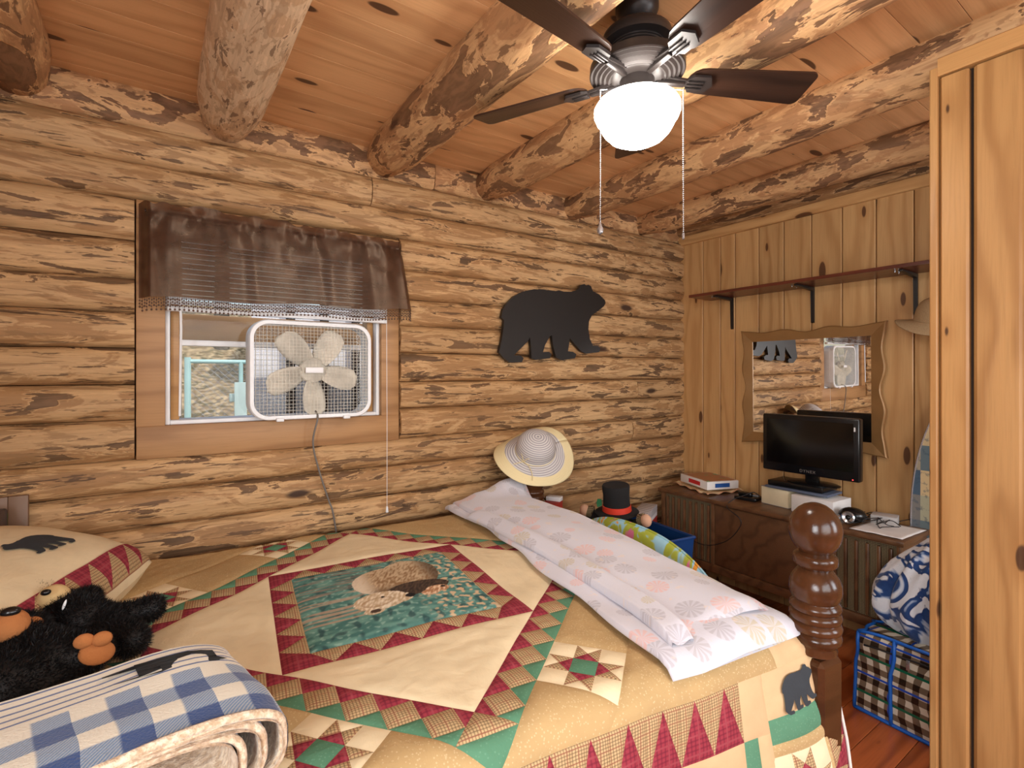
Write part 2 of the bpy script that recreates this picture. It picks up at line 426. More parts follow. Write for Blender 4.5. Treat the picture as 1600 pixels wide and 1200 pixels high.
for k in range(len(ZL)-1):
    spans = [(XL, 0.03)]
    if 8 <= k < 15: spans = [(XL, CX0-.004), (CX1+.004, .03)]
    for jx in joints.get(k, []):
        spans = [s2 for s in spans for s2 in ([(s[0], jx), (jx+.004, s[1])] if s[0] < jx < s[1] else [s])]
    for a, b in spans:
        sd += 1
        halflog('log', wall_back, a, b, lambda x, k=k: zat(k, x), lambda x, k=k: zat(k+1, x), m_log2 if k == 17 else m_log, sd,
                front=-.008 if k == 17 else -.030, rough=.008 if k == 17 else .0045)
# logs of the wall at the head of the bed
for k in range(18):
    for ya, yb_ in ([(-4.1, -3.52), (-2.28, 0.)] if 6 <= k <= 14 else [(-4.1, 0.)]):
        o = halflog('log', wall_left, ya, yb_, lambda x, k=k: .142*k-.02, lambda x, k=k: .142*(k+1)-.02, m_log, 60+k)
        o.matrix_local = Matrix.Translation((XL+.06, (ya+yb_)/2, .142*(k+.5)-.02)) @ Matrix.Rotation(R(90), 4, 'Z')
# --- vertical tongue and groove boards
ys = [.06, -.184, -.321, -.43, -.595, -.756, -.919, -1.085, -1.252, -1.421]
while ys[-1] > YN: ys.append(ys[-1]-.165)
for a, b in zip(ys, ys[1:]):
    board('plank', 2.42, a-b-.004, .03, m_pine, wall_right, (0, 0, 1), (0, 1, 0), (0, b, -.01), .004)
for i in range(26):
    x = -4.25+.165*i
    if x > -.05: break
    segs = [(0, .84), (2.2, 2.5)] if (-3.43 < x+.08 < -1.63 or -1.04 < x+.08 < -.18) else [(0, 2.5)]
    for a, b in segs: board('plank', b-a, .163, .03, m_pine, wall_near, (0, 0, 1), (-1, 0, 0), (x+.165, YN, a), .004)
# ceiling boards run along the window wall
y = .08
while y > YN:
    board('ceiling_board', 4.35, .132, .03, m_ceil, ceiling, (1, 0, 0), (0, -1, 0), (XL, y, CEIL), .0008); y -= .1335
y = .02
while y > YN:
    board('floor_board', 4.4, .128, .03, m_floor, floor, (1, 0, 0), (0, 1, 0), (XL, y-.13, 0), .0015); y -= .13
# --- round joists
def joist(xc, r, mat, seed, zc=2.468, L=4.2, lean=0.):
    n, m = 70, 22; bm = bmesh.new(); rows = []
    for i in range(n+1):
        s = L*i/n; row = []
        taper = 1.-.22*sm(.22, 0., s) if i < 6 else 1.
        for j in range(m):
            a = 2*PI*j/m; rr = r*taper*(1+.05*nz(s*1.3, math.cos(a), math.sin(a)+seed*5)+.03*nz(s*6, 2*math.cos(a), 2*math.sin(a)+seed))
            row.append(bm.verts.new((s, rr*math.cos(a), rr*math.sin(a))))
        rows.append(row)
    for a, b in zip(rows, rows[1:]):
        for j in range(m): bm.faces.new((a[j], a[(j+1) % m], b[(j+1) % m], b[j]))
    bm.faces.new(rows[0][::-1]); bm.faces.new(rows[-1])
    o = mk('joist', bm, mat, ceiling, 60, loc=(xc, .02, zc), rot=(0, 0, R(-90)+lean)); return o
for i, (xc, r, mt) in enumerate([(-3.60, .118, m_log2), (-2.965, .116, m_joist_pale), (-2.29, .112, m_log2), (-1.70, .098, m_log2), (-1.07, .095, m_log2), (-.42, .088, m_log2)]):
    joist(xc, r, mt, i+1, 2.478 if i < 3 else 2.47)
# log and trim along the top of the boarded wall
bm = NB(); n = 60; rows = []
o = halflog('top_log', wall_right, -4.1, 0., lambda x: 2.435, lambda x: 2.56, m_log, 99, bulge=.06, front=-.06)
o.matrix_local = Matrix.Translation((0, -2.05, 2.4975)) @ Matrix.Rotation(R(-90), 4, 'Z')
trim_1 = board('trim_1', 4.1, .062, .03, m_pine, None, (0, -1, 0), (0, 0, 1), (-.028, .0, 2.378), .003); trim_1['kind'] = 'structure'
# --- partition (closet front) that ends beside the bed foot
PXF = -1.25
part_wall = slab('wall_partition', [((PXF+.06, (-1.875-2.40)/2, 1.19), (.07, 2.40-1.875, 2.38))], m_dark_gap)
board('edge_strip', 2.36, .02, .12, m_post, part_wall, (0, 0, 1), (0, 1, 0), (PXF-.012, -1.866, 0), .003)
board('plank', 2.33, .068, .03, m_post, part_wall, (0, 0, 1), (0, 1, 0), (PXF, -1.936, 0), .006)
yy = -1.945
for wd in (.106, .14, .14, .14, .14, .14, .14, .14, .14, .14, .14, .14, .14, .14, .14):
    board('plank', 2.33, wd, .03, m_post, part_wall, (0, 0, 1), (0, 1, 0), (PXF+.004, yy-wd, 0), .009); yy -= wd+.006
    if yy < -2.30: break
board('edge_strip', 2.36, .12, .02, m_post, part_wall, (0, 0, 1), (1, 0, 0), (PXF-.01, -2.42, 0), .003)
board('header_trim', .56, .055, .04, m_post, part_wall, (0, -1, 0), (0, 0, 1), (PXF-.01, -1.866, 2.335), .004)

# ------------------------------------------------------------------ window
win = mk('window_1', box(NB(), ((WX0+WX1)/2, .128, WZ0-.008), (WX1-WX0+.08, .05, .014)), m_vinyl, smooth=0); win['kind'] = 'structure'
def wbox(name, x0, x1, y0, y1, z0, z1, mat, bev=.003, parent=win):
    return mk(name, box(NB(), ((x0+x1)/2, (y0+y1)/2, (z0+z1)/2), (x1-x0, y1-y0, z1-z0), bev), mat, parent)
wbox('casing_board', CX0, WX0+.002, -.006, .12, CZ0, CZ1, m_casing)
wbox('casing_board', WX1-.002, CX1, -.006, .12, CZ0, CZ1, m_casing)
wbox('casing_board', CX0+.001, CX1-.001, -.010, .12, CZ0-.001, WZ0, m_casing)
wbox('casing_board', CX0+.001, CX1-.001, -.008, .12, WZ1, CZ1+.001, m_casing)
for x0, x1, z0, z1 in ((WX0+.002, WX0+.018, WZ0, WZ1), (WX1-.018, WX1-.002, WZ0, WZ1), (WX0+.018, WX1-.018, WZ0, WZ0+.016), (WX0+.018, WX1-.018, WZ1-.016, WZ1)):
    wbox('vinyl_frame', x0, x1, .02, .15, z0, z1, m_vinyl)
wbox('jamb_strip', WX0+.02, WX0+.05, .06, .13, WZ0+.016, WZ1-.016, m_post)
wbox('jamb_strip', WX1-.05, WX1-.02, .06, .13, WZ0+.016, WZ1-.016, m_post)
wbox('meeting_rail', WX0+.05, WX1-.05, .085, .125, 1.548, 1.572, m_vinyl)
wbox('pane', WX0+.05, WX1-.05, .102, .106, WZ0+.016, 1.548, m_glass, 0)
wbox('pane', WX0+.05, WX1-.05,   .112, .116, 1.572, WZ1-.016, m_glass, 0)
# second window, added behind the camera to hold a fill lamp
w2 = mk('added_window_2', box(NB(), (-2.53, YN-.03, .83), (1.9, .16, .04), .004), m_casing); w2['kind'] = 'structure'
for x0, x1, z0, z1 in ((-3.5, -3.42, .8, 2.24), (-1.64, -1.56, .8, 2.24), (-3.42, -1.64, 2.18, 2.26), (-2.55, -2.51, .86, 2.18)):
    wbox('casing_board', x0, x1, YN-.08, YN+.02, z0, z1, m_casing, .003, w2)
for x0, x1 in ((-3.42, -2.55), (-2.51, -1.64)): wbox('pane', x0, x1, YN-.06, YN-.055, .85, 2.18, m_glass, 0, w2)

w4 = mk('added_window_4', box(NB(), (XL-.02, -2.9, .845), (.16, 1.3, .035), .004), m_casing); w4['kind'] = 'structure'  # window added out of view around the left fill lamp
for y0, y1, z0, z1 in ((-3.52, -3.45, .83, 2.11), (-2.35, -2.28, .83, 2.11), (-3.45, -2.35, 2.05, 2.11), (-2.92, -2.88, .86, 2.05)):
    mk('casing_board', box(NB(), (XL-.02, (y0+y1)/2, (z0+z1)/2), (.12, y1-y0, z1-z0), .003), m_casing, w4)
mk('pane', box(NB(), (XL-.05, -2.9, 1.46), (.005, 1.12, 1.2)), m_glass, w4, 0)
w3 = mk('added_window_3', box(NB(), (-.61, YN-.03, .84), (1.0, .16, .04), .004), m_casing); w3['kind'] = 'structure'  # window added out of view for the corner fill; bedpost reflection hints at one
for x0, x1, z0, z1 in ((-1.12, -1.04, .82, 2.2), (-.18, -.10, .82, 2.2), (-1.04, -.18, 2.14, 2.22)): wbox('casing_board', x0, x1, YN-.08, YN+.02, z0, z1, m_casing, .003, w3)
wbox('pane', -1.04, -.18, YN-.06, YN-.055, .86, 2.14, m_glass, 0, w3)

# ------------------------------------------------------------------ outside
ground_m = NT('leaf_litter'); v = ground_m.obj(); n1 = ground_m.noise(v, 3., 8., .7); n2 = ground_m.noise(v, 9., 8., .75)
ground_m.base(ground_m.mix(ground_m.step(n2, .47, .56), ground_m.mix(ground_m.step(n1, .4, .6), s2l((92, 84, 58)), s2l((140, 116, 86))), s2l((190, 166, 130))), .95, .1)
def hill(u, v):
    x = -12+16*u; y = .4+16*v; return (x, y, -.4+.02*y+1.3*sm(2.5, 9., y)+2.2*sm(7, 15, y)+.1*nz(x*.8, y*.8), u*16, v*16)
g = mk('ground', gridmesh(60, 60, hill), ground_m.m, smooth=180); tag(g, kind='structure')
m_beam = pine_mat('porch_timber', s2l((176, 138, 98)), s2l((120, 88, 60)), s2l((70, 48, 34)), 10., .7, .4)
m_leaf = plain('leaf_green', (110, 140, 84), .8, var=.4)
m_teal = plain('teal_painted_pipe', (176, 212, 208), .5)
m_pallet = plain('grey_green_paint', (184, 204, 200), .8)
m_sheet = plain('white_sheeting', (232, 234, 242), .6)
m_bark = log_mat('tree_bark', (3, 3, 3), .5, s2l((120, 110, 96)), s2l((96, 86, 72)), s2l((60, 52, 44)))
pb = mk('porch_beam', box(NB(), (-2.6, 1.0, 1.69), (3.2, .12, .15), .012), m_beam); tag(pb, 'brown timber porch beam outside the window, above the gate', 'beam')
# white sheeting on dark studs beyond the box fan
ws = thing('sheeting_screen', 'white sheeting nailed on dark posts outside, behind the box fan', 'screen', (-2.3, 1.3, 0))
mk('sheet', box(NB(), (.12, 0, .95), (1.02, .01, 1.9), .002), m_sheet, ws)
for xx in (-.2, .02, .24): mk('post', box(NB(), (xx+.04, -.04, .95), (.05, .05, 1.95), .004), m_dark_gap, ws)
gt = thing('chain_link_gate', 'teal pipe gate with chain-link mesh seen through the window', 'gate', (-3.0, 2.2, 0))
for nm, p, q, r in (('gate_post', (0, 0, -.3), (0, 0, 1.56), .022), ('rail', (0, 0, 1.53), (1.3, 0, 1.53), .016), ('rail', (0, 0, 1.02), (1.3, 0, 1.02), .014), ('upright', (.36, 0, 1.02), (.36, 0, 1.53), .016)):
    mk(nm, tube(NB(), [p, q], r, 10), m_teal, gt)
bm = NB()
for i in range(-12, 34):
    for s in (1, -1):
        a = i*.05
        pts = []
        for e in (0., .5):
            x = a+s*e
            pts.append((x, 0, 1.02+e))
        (x0, _, z0), (x1, _, z1) = pts
        def clip(x, z0=z0, x0=x0, x1=x1, z1=z1): return z0+(z1-z0)*(x-x0)/(x1-x0)
        lo, hi = max(min(x0, x1), 0), min(max(x0, x1), 1.3)
        if hi-lo > .02: tube(bm, [(lo, 0, clip(lo)), (hi, 0, clip(hi))], .0016, 3)
mk('wire_mesh', bm, m_silver, gt, kind='stuff')
pl = thing('wooden_pallet', 'grey-green wooden pallet standing against the wire gate', 'pallet', (-2.72, 2.05, .3))
for i in range(4): mk('slat', box(NB(), (.06+.135*i, 0, .53), (.085, .02, 1.08), .003), m_pallet, pl)
for z in (.1, .5, .95): mk('stringer', box(NB(), (.26, .05, z), (.54, .07, .06), .003), m_pallet, pl)
for i, (x, y, r, h) in enumerate([(-3.55, 3.4, .10, 5), (-3.0, 7., .14, 6), (-2.0, 10.5, .16, 6), (-5.2, 10.5, .2, 6), (-3.6, 14., .2, 7), (0.9, 7., .18, 6), (-7.2, 7., .15, 6)]):
    tr = thing('tree', ['slim tree trunk just past the teal gate', 'pine trunk on the leafy slope behind the gate', 'grey trunk on the slope behind the pallet', 'thick trunk far up the slope', 'tall trunk at the top of the slope', 'trunk on the slope behind the white sheeting', 'trunk at the edge of the wood beside the porch'][i], 'tree', (x, y, hill((x+12)/16, (y-.4)/16)[2]-.1))
    mk('trunk', tube(NB(), [(0, 0, 0), (.03, .02, h*.4), (-.02, 0, h)], [r, r*.85, r*.6], 12), m_bark, tr)
    bm = NB(); rnd = random.Random(i)
    for k in range(7):
        ellip(bm, (rnd.uniform(-.6, .6), rnd.uniform(-.6, .6), h*.75+rnd.uniform(-.4, 1.2)), (rnd.uniform(.5, .9),)*3, sub=2)
    for vv in bm.verts: vv.co += Vector((nz(*(vv.co*2.)), nz(*(vv.co*2.+Vector((9, 0, 0)))), nz(*(vv.co*2.+Vector((0, 9, 0))))))*.35
    mk('crown', bm, m_leaf, tr)

# ------------------------------------------------------------------ blind, valance, box fan
bl = thing('window_blind', 'white mini blind half lowered behind the brown valance', 'blind', (0, 0, 0))
bx0, bx1, by = -3.168, -2.292, -.032
mk('headrail', box(NB(), ((bx0+bx1)/2, by, 2.045), (bx1-bx0, .03, .028), .003), m_vinyl, bl)
mk('bottom_rail', box(NB(), ((bx0+bx1)/2, by, 1.684), (bx1-bx0, .028, .02), .004), m_vinyl, bl)
sl = NB(); L = bx1-bx0
pr = [(-.0100, .0072), (-.005, .0038), (0, 0), (.005, -.0038), (.0100, -.0072)]
va = [[sl.verts.new((x, p[0], p[1])) for p in pr] for x in (-L/2+.004, L/2-.004)]
vb = [[sl.verts.new((x, p[0], p[1]-.0007)) for p in pr] for x in (-L/2+.004, L/2-.004)]
for i in range(4):
    sl.faces.new((va[0][i], va[0][i+1], va[1][i+1], va[1][i])); sl.faces.new((vb[0][i], vb[1][i], vb[1][i+1], vb[0][i+1]))
s0 = mk('slat', sl, m_vinyl, bl, 60, loc=((bx0+bx1)/2, by, 1.71))
for i in range(1, 16):
    s_ = s0.copy(); COL.objects.link(s_); s_.parent = bl; s_.location.z = 1.71+.0205*i
for xx in (-3.05, -2.73, -2.41):
    mk('ladder_cord', tube(NB(), [(xx, by-.014, 1.69), (xx, by-.014, 2.04)], .0009, 5), m_vinyl, bl)
mk('tilt_wand', tube(NB(), [(-3.128, by-.02, 2.03), (-3.124, by-.024, 1.60), (-3.128, by-.026, 1.27)], .0045, 6), m_vinyl, bl)
mk('pull_cord', tube(NB(), [(-2.30, by-.02, 2.03), (-2.30, by-.03, 1.2), (-2.302, by-.035, .80)], .0012, 5), m_white, bl)
mk('cord_tassel', lathe(NB(), [(0, .03), (.004, .028), (.007, .004), (.006, 0), (0, 0)], 10, (-2.302, by-.035, .775)), m_white, bl)

t = NT('brown_satin'); v = t.uv(); n = t.noise(v, 18., 3., .5, .4)
t.base(t.mix(t.step(n, .3, .7), s2l((64, 45, 35)), s2l((80, 57, 45))), .33, .5)
t.b.inputs['Specular Tint'].default_value = (.9, .62, .42, 1)
tr = t.n('ShaderNodeBsdfTransparent'); tr.inputs[0].default_value = (.75, .62, .5, 1); mx = t.n('ShaderNodeMixShader'); mx.inputs[0].default_value = .22
t.t.links.new(t.b.outputs[0], mx.inputs[1]); t.t.links.new(tr.outputs[0], mx.inputs[2]); t.t.links.new(mx.outputs[0], t.out.inputs[0]); m_satin = t.m
va_ = thing('valance', 'sheer brown satin valance with beaded fringe over the window', 'curtain')
vt0, vt1 = onW(216, 311, -.085), onW(634, 378, -.085); vb0, vb1 = onW(216, 463, -.085), onW(649, 486, -.085)
def valf(u, v):
    top = vt0.lerp(vt1, u); bot = vb0.lerp(vb1, u); p = top.lerp(bot, v)
    ph = u*40+3*nz(u*5, 3.)
    g = sm(.0, .12, v)*(1-.45*v)
    y = .013*math.sin(ph)*g*(1-.3*v)+.012*math.sin(u*17+2*nz(u*3, 7))*v+.016*nz(u*20, v*5, 1.)*(1-v)**2
    y += .012*math.exp(-((v-.13)/.05)**2)*nz(u*30, 4)
    z = .014*nz(u*30, .5)*(1-sm(0, .15, v))+.006*math.sin(u*15)*v
    e = min(u, 1-u); y += .06*(1-sm(0, .035, e))
    return (p.x, p.y+y-.004, p.z+z, u*1.1, v*.45)
mk('fabric', gridmesh(220, 40, valf), m_satin, va_, 180)
mk('curtain_rod', tube(NB(), [(vt0.x+.02, -.058, vt0.z-.03), (vt1.x-.02, -.058, vt1.z-.03)], .006, 8), m_matblack, va_)
for x in (vt0.x+.025, vt1.x-.025): mk('rod_bracket', box(NB(), (x, -.028, vt0.z-.03), (.010, .05, .018), .002), m_matblack, va_)
m_bead = plain('brown_beads', (92, 66, 50), .35); bm = NB(); rnd = random.Random(4)
for i in range(150):
    u = (i+.5)/150; p = Vector(valf(u, 1.)[:3]); k = 3+(i % 2)
    for q in range(k):
        z = p.z-.008-.012*q-(.004 if i % 2 else 0)
        bmesh.ops.create_icosphere(bm, subdivisions=1, radius=.0034 if q < k-1 else .0044, matrix=Matrix.Translation((p.x+rnd.uniform(-.001, .001), p.y, z)))
    tube(bm, [p, (p.x, p.y, p.z-.012*k)], .0006, 3)
mk('bead_fringe', bm, m_bead, va_, 180, kind='stuff')

bf = thing('box_fan', 'dusty white box fan standing in the open window', 'fan', (-2.632, -.062, 1.236))
FW, FH, FD = .515, .425, .10
def rr_loop(wd, h, r, n=8):
    pts = []
    for cx, cz, a0 in ((wd/2-r, h/2-r, 0), (-wd/2+r, h/2-r, 90), (-wd/2+r, -h/2+r, 180), (wd/2-r, -h/2+r, 270)):
        for k in range(n+1):
            a = R(a0+90*k/n); pts.append((cx+r*math.cos(a), cz+r*math.sin(a)))
    return pts
def ringshell(bm, loops):
    """loops: list of (outline, y) swept into a closed shell"""
    rings = [[bm.verts.new((x, y, z+FH/2)) for x, z in o] for o, y in loops]
    n = len(rings[0])
    for a, b in zip(rings, rings[1:]+rings[:1]):
        for k in range(n): bm.faces.new((a[k], a[(k+1) % n], b[(k+1) % n], b[k]))
    return bm
O1, O2, I1 = rr_loop(FW, FH, .075), rr_loop(FW-.008, FH-.008, .072), rr_loop(FW-.036, FH-.036, .060)
mk('housing', ringshell(NB(), [(O2, 0), (O1, .006), (O1, FD-.006), (O2, FD), (I1, FD), (I1, .0)]), m_white, bf)
def grille(name, y, mat, sp, r):
    bm = NB(); W2, H2 = FW/2-.019, FH/2-.019; rc = .060
    def half(c, A, B):   # half extent of rounded rect at offset c along A
        d = abs(c)-(A-rc); return B if d <= 0 else B-rc+math.sqrt(max(0, rc*rc-d*d))
    k = int(W2/sp)
    for i in range(-k, k+1):
        h = half(i*sp, W2, H2); tube(bm, [(i*sp, y, FH/2-h), (i*sp, y, FH/2+h)], r, 4, False)
    k = int(H2/sp)
    for i in range(-k, k+1):
        h = half(i*sp, H2, W2); tube(bm, [(-h, y-.002, FH/2+i*sp), (h, y-.002, FH/2+i*sp)], r, 4, False)
    return mk(name, bm, mat, bf)
grille('front_grille', .004, m_dusty, .0145, .0010)
grille('back_grille', FD-.004, m_grey, .022, .001)
mk('motor', lathe(NB(), [(0, -.02), (.045, -.02), (.05, -.012), (.05, .02), (.03, .03), (0, .03)], 28, mat=Matrix.Translation((0, .06, FH/2)) @ Matrix.Rotation(R(90), 4, 'X')), m_grey, bf)
mk('hub', lathe(NB(), [(0, 0), (.052, 0), (.056, -.004), (.056, -.03), (0, -.03)], 32, mat=Matrix.Translation((0, .022, FH/2)) @ Matrix.Rotation(R(90), 4, 'X')), m_dusty, bf)
mk('badge', box(NB(), (0, -.002, FH/2), (.075, .004, .024), .0015), m_white, bf)
for k in range(5):
    a = R(-90+72*k)
    def bladef(u, v, a=a):
        r = .045+.155*v; wd = .030+.075*math.sin(PI*min(1, v*.62+.14))*(1-sm(.86, 1.02, v)*.75); s = (u-.5)*wd+.012*v
        y = .035+(u-.5)*.05*(1-.4*v)
        return (r*math.cos(a)-s*math.sin(a), y, FH/2+r*math.sin(a)+s*math.cos(a), u, v)
    o = mk('blade', gridmesh(8, 16, bladef), m_dusty, bf, 180)
    md = o.modifiers.new('s', 'SOLIDIFY'); md.thickness = .003
for x in (-.14, .14): mk('foot', box(NB(), (x, .0, -.004+.006), (.03, .02, .016), .003), m_white, bf)
p0 = Vector((-2.62, -.05, 1.25))
cp = [p0+Vector((0, .03, .02)), p0+Vector((.0, -.02, -.01)), onW(489, 690, -.06), onW(497, 730, -.055), onW(513, 780, -.05), onW(520, 800, -.055), onW(528, 850, -.05)]
cp = [q-Vector(bf.location) for q in cp]
mk('power_cord', tube(NB(), smooth_path(cp, 6), .004, 7), m_greycord, bf)

# ------------------------------------------------------------------ wall bear cut-out
BEAR = [(1108, 300), (1105, 285), (1075, 255), (1045, 240), (1035, 214), (1022, 207), (1012, 212), (1003, 204), (985, 208), (972, 232), (940, 243), (900, 242), (875, 235), (855, 240), (800, 232), (750, 230), (700, 240), (650, 265), (615, 300), (595, 330), (587, 370), (600, 385), (598, 420), (590, 480), (575, 545), (600, 575), (630, 597), (690, 595), (698, 575), (685, 562), (650, 560), (680, 530), (720, 490), (730, 470), (735, 520), (738, 575), (760, 583), (830, 575), (838, 555), (825, 543), (795, 545), (805, 510), (830, 465), (840, 460), (845, 510), (860, 570), (890, 585), (955, 575), (962, 555), (945, 543), (920, 540), (925, 510), (930, 475), (950, 500), (985, 540), (1010, 552), (1075, 545), (1083, 525), (1070, 515), (1045, 512), (1030, 480), (1022, 430), (1025, 390), (1040, 360), (1075, 335), (1100, 315)]
bp = [onW(600+x/3.2, 380+y/3.2, -.062) for x, y in BEAR]
wb = mk('bear_silhouette', prism(NB(), bp, (0, .02, 0)), m_matblack, smooth=0); tag(wb, 'black wooden bear silhouette hanging on the log wall', 'wall decor')
# unit bear outline for prints: x 0..1 nose to tail, y up
_bx = [x for x, y in BEAR]; _by = [y for x, y in BEAR]
BEARU = [((x-min(_bx))/(max(_bx)-min(_bx)), (max(_by)-y)/(max(_bx)-min(_bx))) for x, y in BEAR]
def mapped_poly(outline, f, maxlen=.02):
    """triangulated, subdivided 2-D outline mapped through f(x, y) -> 3-D"""
    bm = bmesh.new(); vs = [bm.verts.new((x, y, 0)) for x, y in outline]
    for tri in tessellate_polygon([[Vector((x, y, 0)) for x, y in outline]]):
        bm.faces.new([vs[i] for i in tri])
    for _ in range(7):
        es = [e for e in bm.edges if e.calc_length() > maxlen]
        if not es: break
        bmesh.ops.subdivide_edges(bm, edges=es, cuts=1); bmesh.ops.triangulate(bm, faces=bm.faces[:])
    uvl = bm.loops.layers.uv.new('UVMap')
    for fc in bm.faces:
        for lp in fc.loops: lp[uvl].uv = lp.vert.co.xy
    for v in bm.verts: v.co = Vector(f(v.co.x, v.co.y))
    return bm

# ------------------------------------------------------------------ ceiling fan
FC = Vector((-2.049, -1.38, CEIL))
cf = thing('ceiling_fan', 'black five-blade ceiling fan with a lit white glass bowl', 'ceiling fan', FC)
mk('canopy', lathe(NB(), [(0, 0), (.062, 0), (.062, -.02), (.055, -.04), (.036, -.055), (.028, -.062), (0, -.062)], 36), m_fanmetal, cf)
mk('downrod', lathe(NB(), [(0, -.055), (.014, -.055), (.014, -.075), (0, -.075)], 16), m_fanmetal, cf)
mk('motor_housing', lathe(NB(), [(0, -.066), (.04, -.068), (.078, -.078), (.098, -.095), (.104, -.112), (.103, -.126), (.078, -.130), (0, -.13)], 48), m_fanmetal, cf)
pf = [(0, -.126)]
for k in range(5): pf += [(.080, -.129-.008*k), (.080, -.134-.008*k), (.075, -.135-.008*k), (.075, -.137-.008*k)]
pf += [(.08, -.172), (.120, -.176), (.136, -.184), (.137, -.206)]
for k in range(5): pf += [(.134-.013*k, -.209-.0035*k), (.128-.013*k, -.2065-.0035*k)]
pf += [(.066, -.226), (0, -.226)]
mk('ribbed_band', lathe(NB(), pf, 56), m_fanmetal, cf)
mk('switch_housing', lathe(NB(), [(0, -.224), (.05, -.224), (.052, -.262), (.065, -.268), (.074, -.276), (.074, -.284), (0, -.284)], 36), m_fanmetal, cf)
mk('light_bowl', lathe(NB(), [(.07, -.282), (.098, -.285), (.115, -.294), (.1235, -.308), (.1235, -.322), (.117, -.338), (.110, -.346), (.106, -.356), (.096, -.374), (.078, -.393), (.05, -.407), (.025, -.413), (0, -.414)], 48), m_bowl, cf, 180, label='lit white opal glass bowl')
bd = NB(); BL0, BL1 = .155, .54
out = []
for k in range(9):
    a = PI/2+PI*k/8; out.append((BL0+.045+.045*math.cos(a), .046*math.sin(a)))
for k in range(5):
    a = -PI/2+PI/2*k/4; out.append((BL1-.02+.02*math.cos(a), -.042+.02*math.sin(a)))
for k in range(5):
    a = PI/2*k/4; out.append((BL1-.02+.02*math.cos(a), .042+.02*math.sin(a)))
prism(bd, [Vector((x, y, 0)) for x, y in out], (0, 0, .006))
am = NB()
prism(am, [Vector(p) for p in ((.06, -.016, -.004), (.15, -.012, -.010), (.165, -.03, -.012), (.215, -.03, -.012), (.232, 0, -.012), (.215, .03, -.012), (.165, .03, -.012), (.15, .012, -.010), (.06, .016, -.004))], (0, 0, .008))
box(am, (.10, 0, -.012), (.09, .016, .014), .004)
for yy in (-.012, 0, .012): box(am, (.175, yy, -.015), (.05, .005, .006), .002)
for k in range(5):
    a = R(44+72*k); rot = Matrix.Rotation(a, 4, 'Z') @ Matrix.Translation((0, 0, -.215)) @ Matrix.Rotation(R(-13), 4, 'X')
    if k == 0:
        ob = mk('blade', bd, m_blade, cf, 30); oa = mk('blade_arm', am, m_fanmetal, cf, 30)
        ob.matrix_local = rot @ Matrix.Translation((0, 0, .0)); oa.matrix_local = rot; pb_, pa_ = ob, oa
    else:
        for src in (pb_, pa_):
            c = src.copy(); COL.objects.link(c); c.parent = cf; c.matrix_local = rot
rv = Vector((_r[0], _r[1], 0)); fv = Vector((_f[0], _f[1], 0))
for s, zb in ((-.118, -.655), (.116, -.685)):
    bm = NB(); p = rv*s-fv*.06
    z = -.285
    tube(bm, [(rv*s*.8-fv*.04)+Vector((0, 0, -.272)), p+Vector((0, 0, -.285))], .0016, 5)
    while z > zb:
        bmesh.ops.create_icosphere(bm, subdivisions=1, radius=.0024, matrix=Matrix.Translation((p.x, p.y, z))); z -= .0056
    pc = mk('pull_chain', bm, m_silver, cf, 180)
    if s < 0: mk('crystal_fob', lathe(NB(), [(0, 0), (.003, -.002), (.004, -.01), (.0095, -.022), (.008, -.032), (0, -.038)], 10, (p.x, p.y, zb)), m_silver, pc)
    else: mk('end_ferrule', lathe(NB(), [(0, 0), (.003, -.002), (.0035, -.018), (0, -.022)], 8, (p.x, p.y, zb)), m_silver, pc)

# ------------------------------------------------------------------ bed
BO = Vector((-1.56, -.2, 0)); BROT = R(173)
BM4 = Matrix.Translation(BO) @ Matrix.Rotation(BROT, 4, 'Z')
def bedw(u, v, z): return BM4 @ Vector((u, v, z))
bed = thing('bed', 'dark wooden bed with turned cannonball posts at its foot', 'bed', BO, BROT)
PK = .001737/2.4
def pz(y): return 1.43-((700+y/2.4)-585)*.001737
prof = [(0, 209), (22, 211), (45, 219), (66, 233), (84, 252), (97, 276), (103, 305), (101, 330), (93, 355), (80, 375), (66, 388), (62, 393), (70, 398), (82, 404), (86, 414), (86, 432), (80, 442), (66, 450), (62, 454), (72, 464), (90, 484), (100, 508), (102, 532), (97, 556), (86, 572), (88, 576), (97, 584), (100, 596), (96, 606), (88, 610), (98, 618), (102, 630), (98, 642), (88, 648), (98, 656), (103, 668), (99, 680), (88, 686), (97, 694), (101, 706), (97, 720), (84, 730), (80, 742), (84, 752), (82, 764), (0, 764)]
pv = [(r*PK*.88, pz(y)) for r, y in prof]
zb = pv[-1][1]
for k, (pu, pvv) in enumerate(((-.022, 1.535), (-.022, .0))):
    ps = mk('bed_post', lathe(NB(), pv, 40, (pu, pvv, 0)), m_bedwood, bed, 50)
    bm = NB(); box(bm, (pu, pvv, zb/2-.004), (.098, .098, zb-.008), .012, seg=1)
    mk('post_block', bm, m_bedwood, ps, 30)
for v in (.085, 1.55): mk('side_rail', box(NB(), (.98, v, .36), (1.86, .03, .16), .004), m_bedwood, bed)
mk('footboard', box(NB(), (-.022, .77, .42), (.03, 1.44, .34), .008), m_bedwood, bed)
mk('headboard', box(NB(), (2.045, .84, .55), (.03, 1.36, .9), .008), m_bedwood, bed)
mk('box_spring', box(NB(), (1.0, .79, .36), (1.86, 1.36, .2), .03, seg=3), q_tan, bed)
mk('mattress', box(NB(), (1.02, .79, .595), (1.86, 1.37, .26), .06, seg=4), q_white, bed)

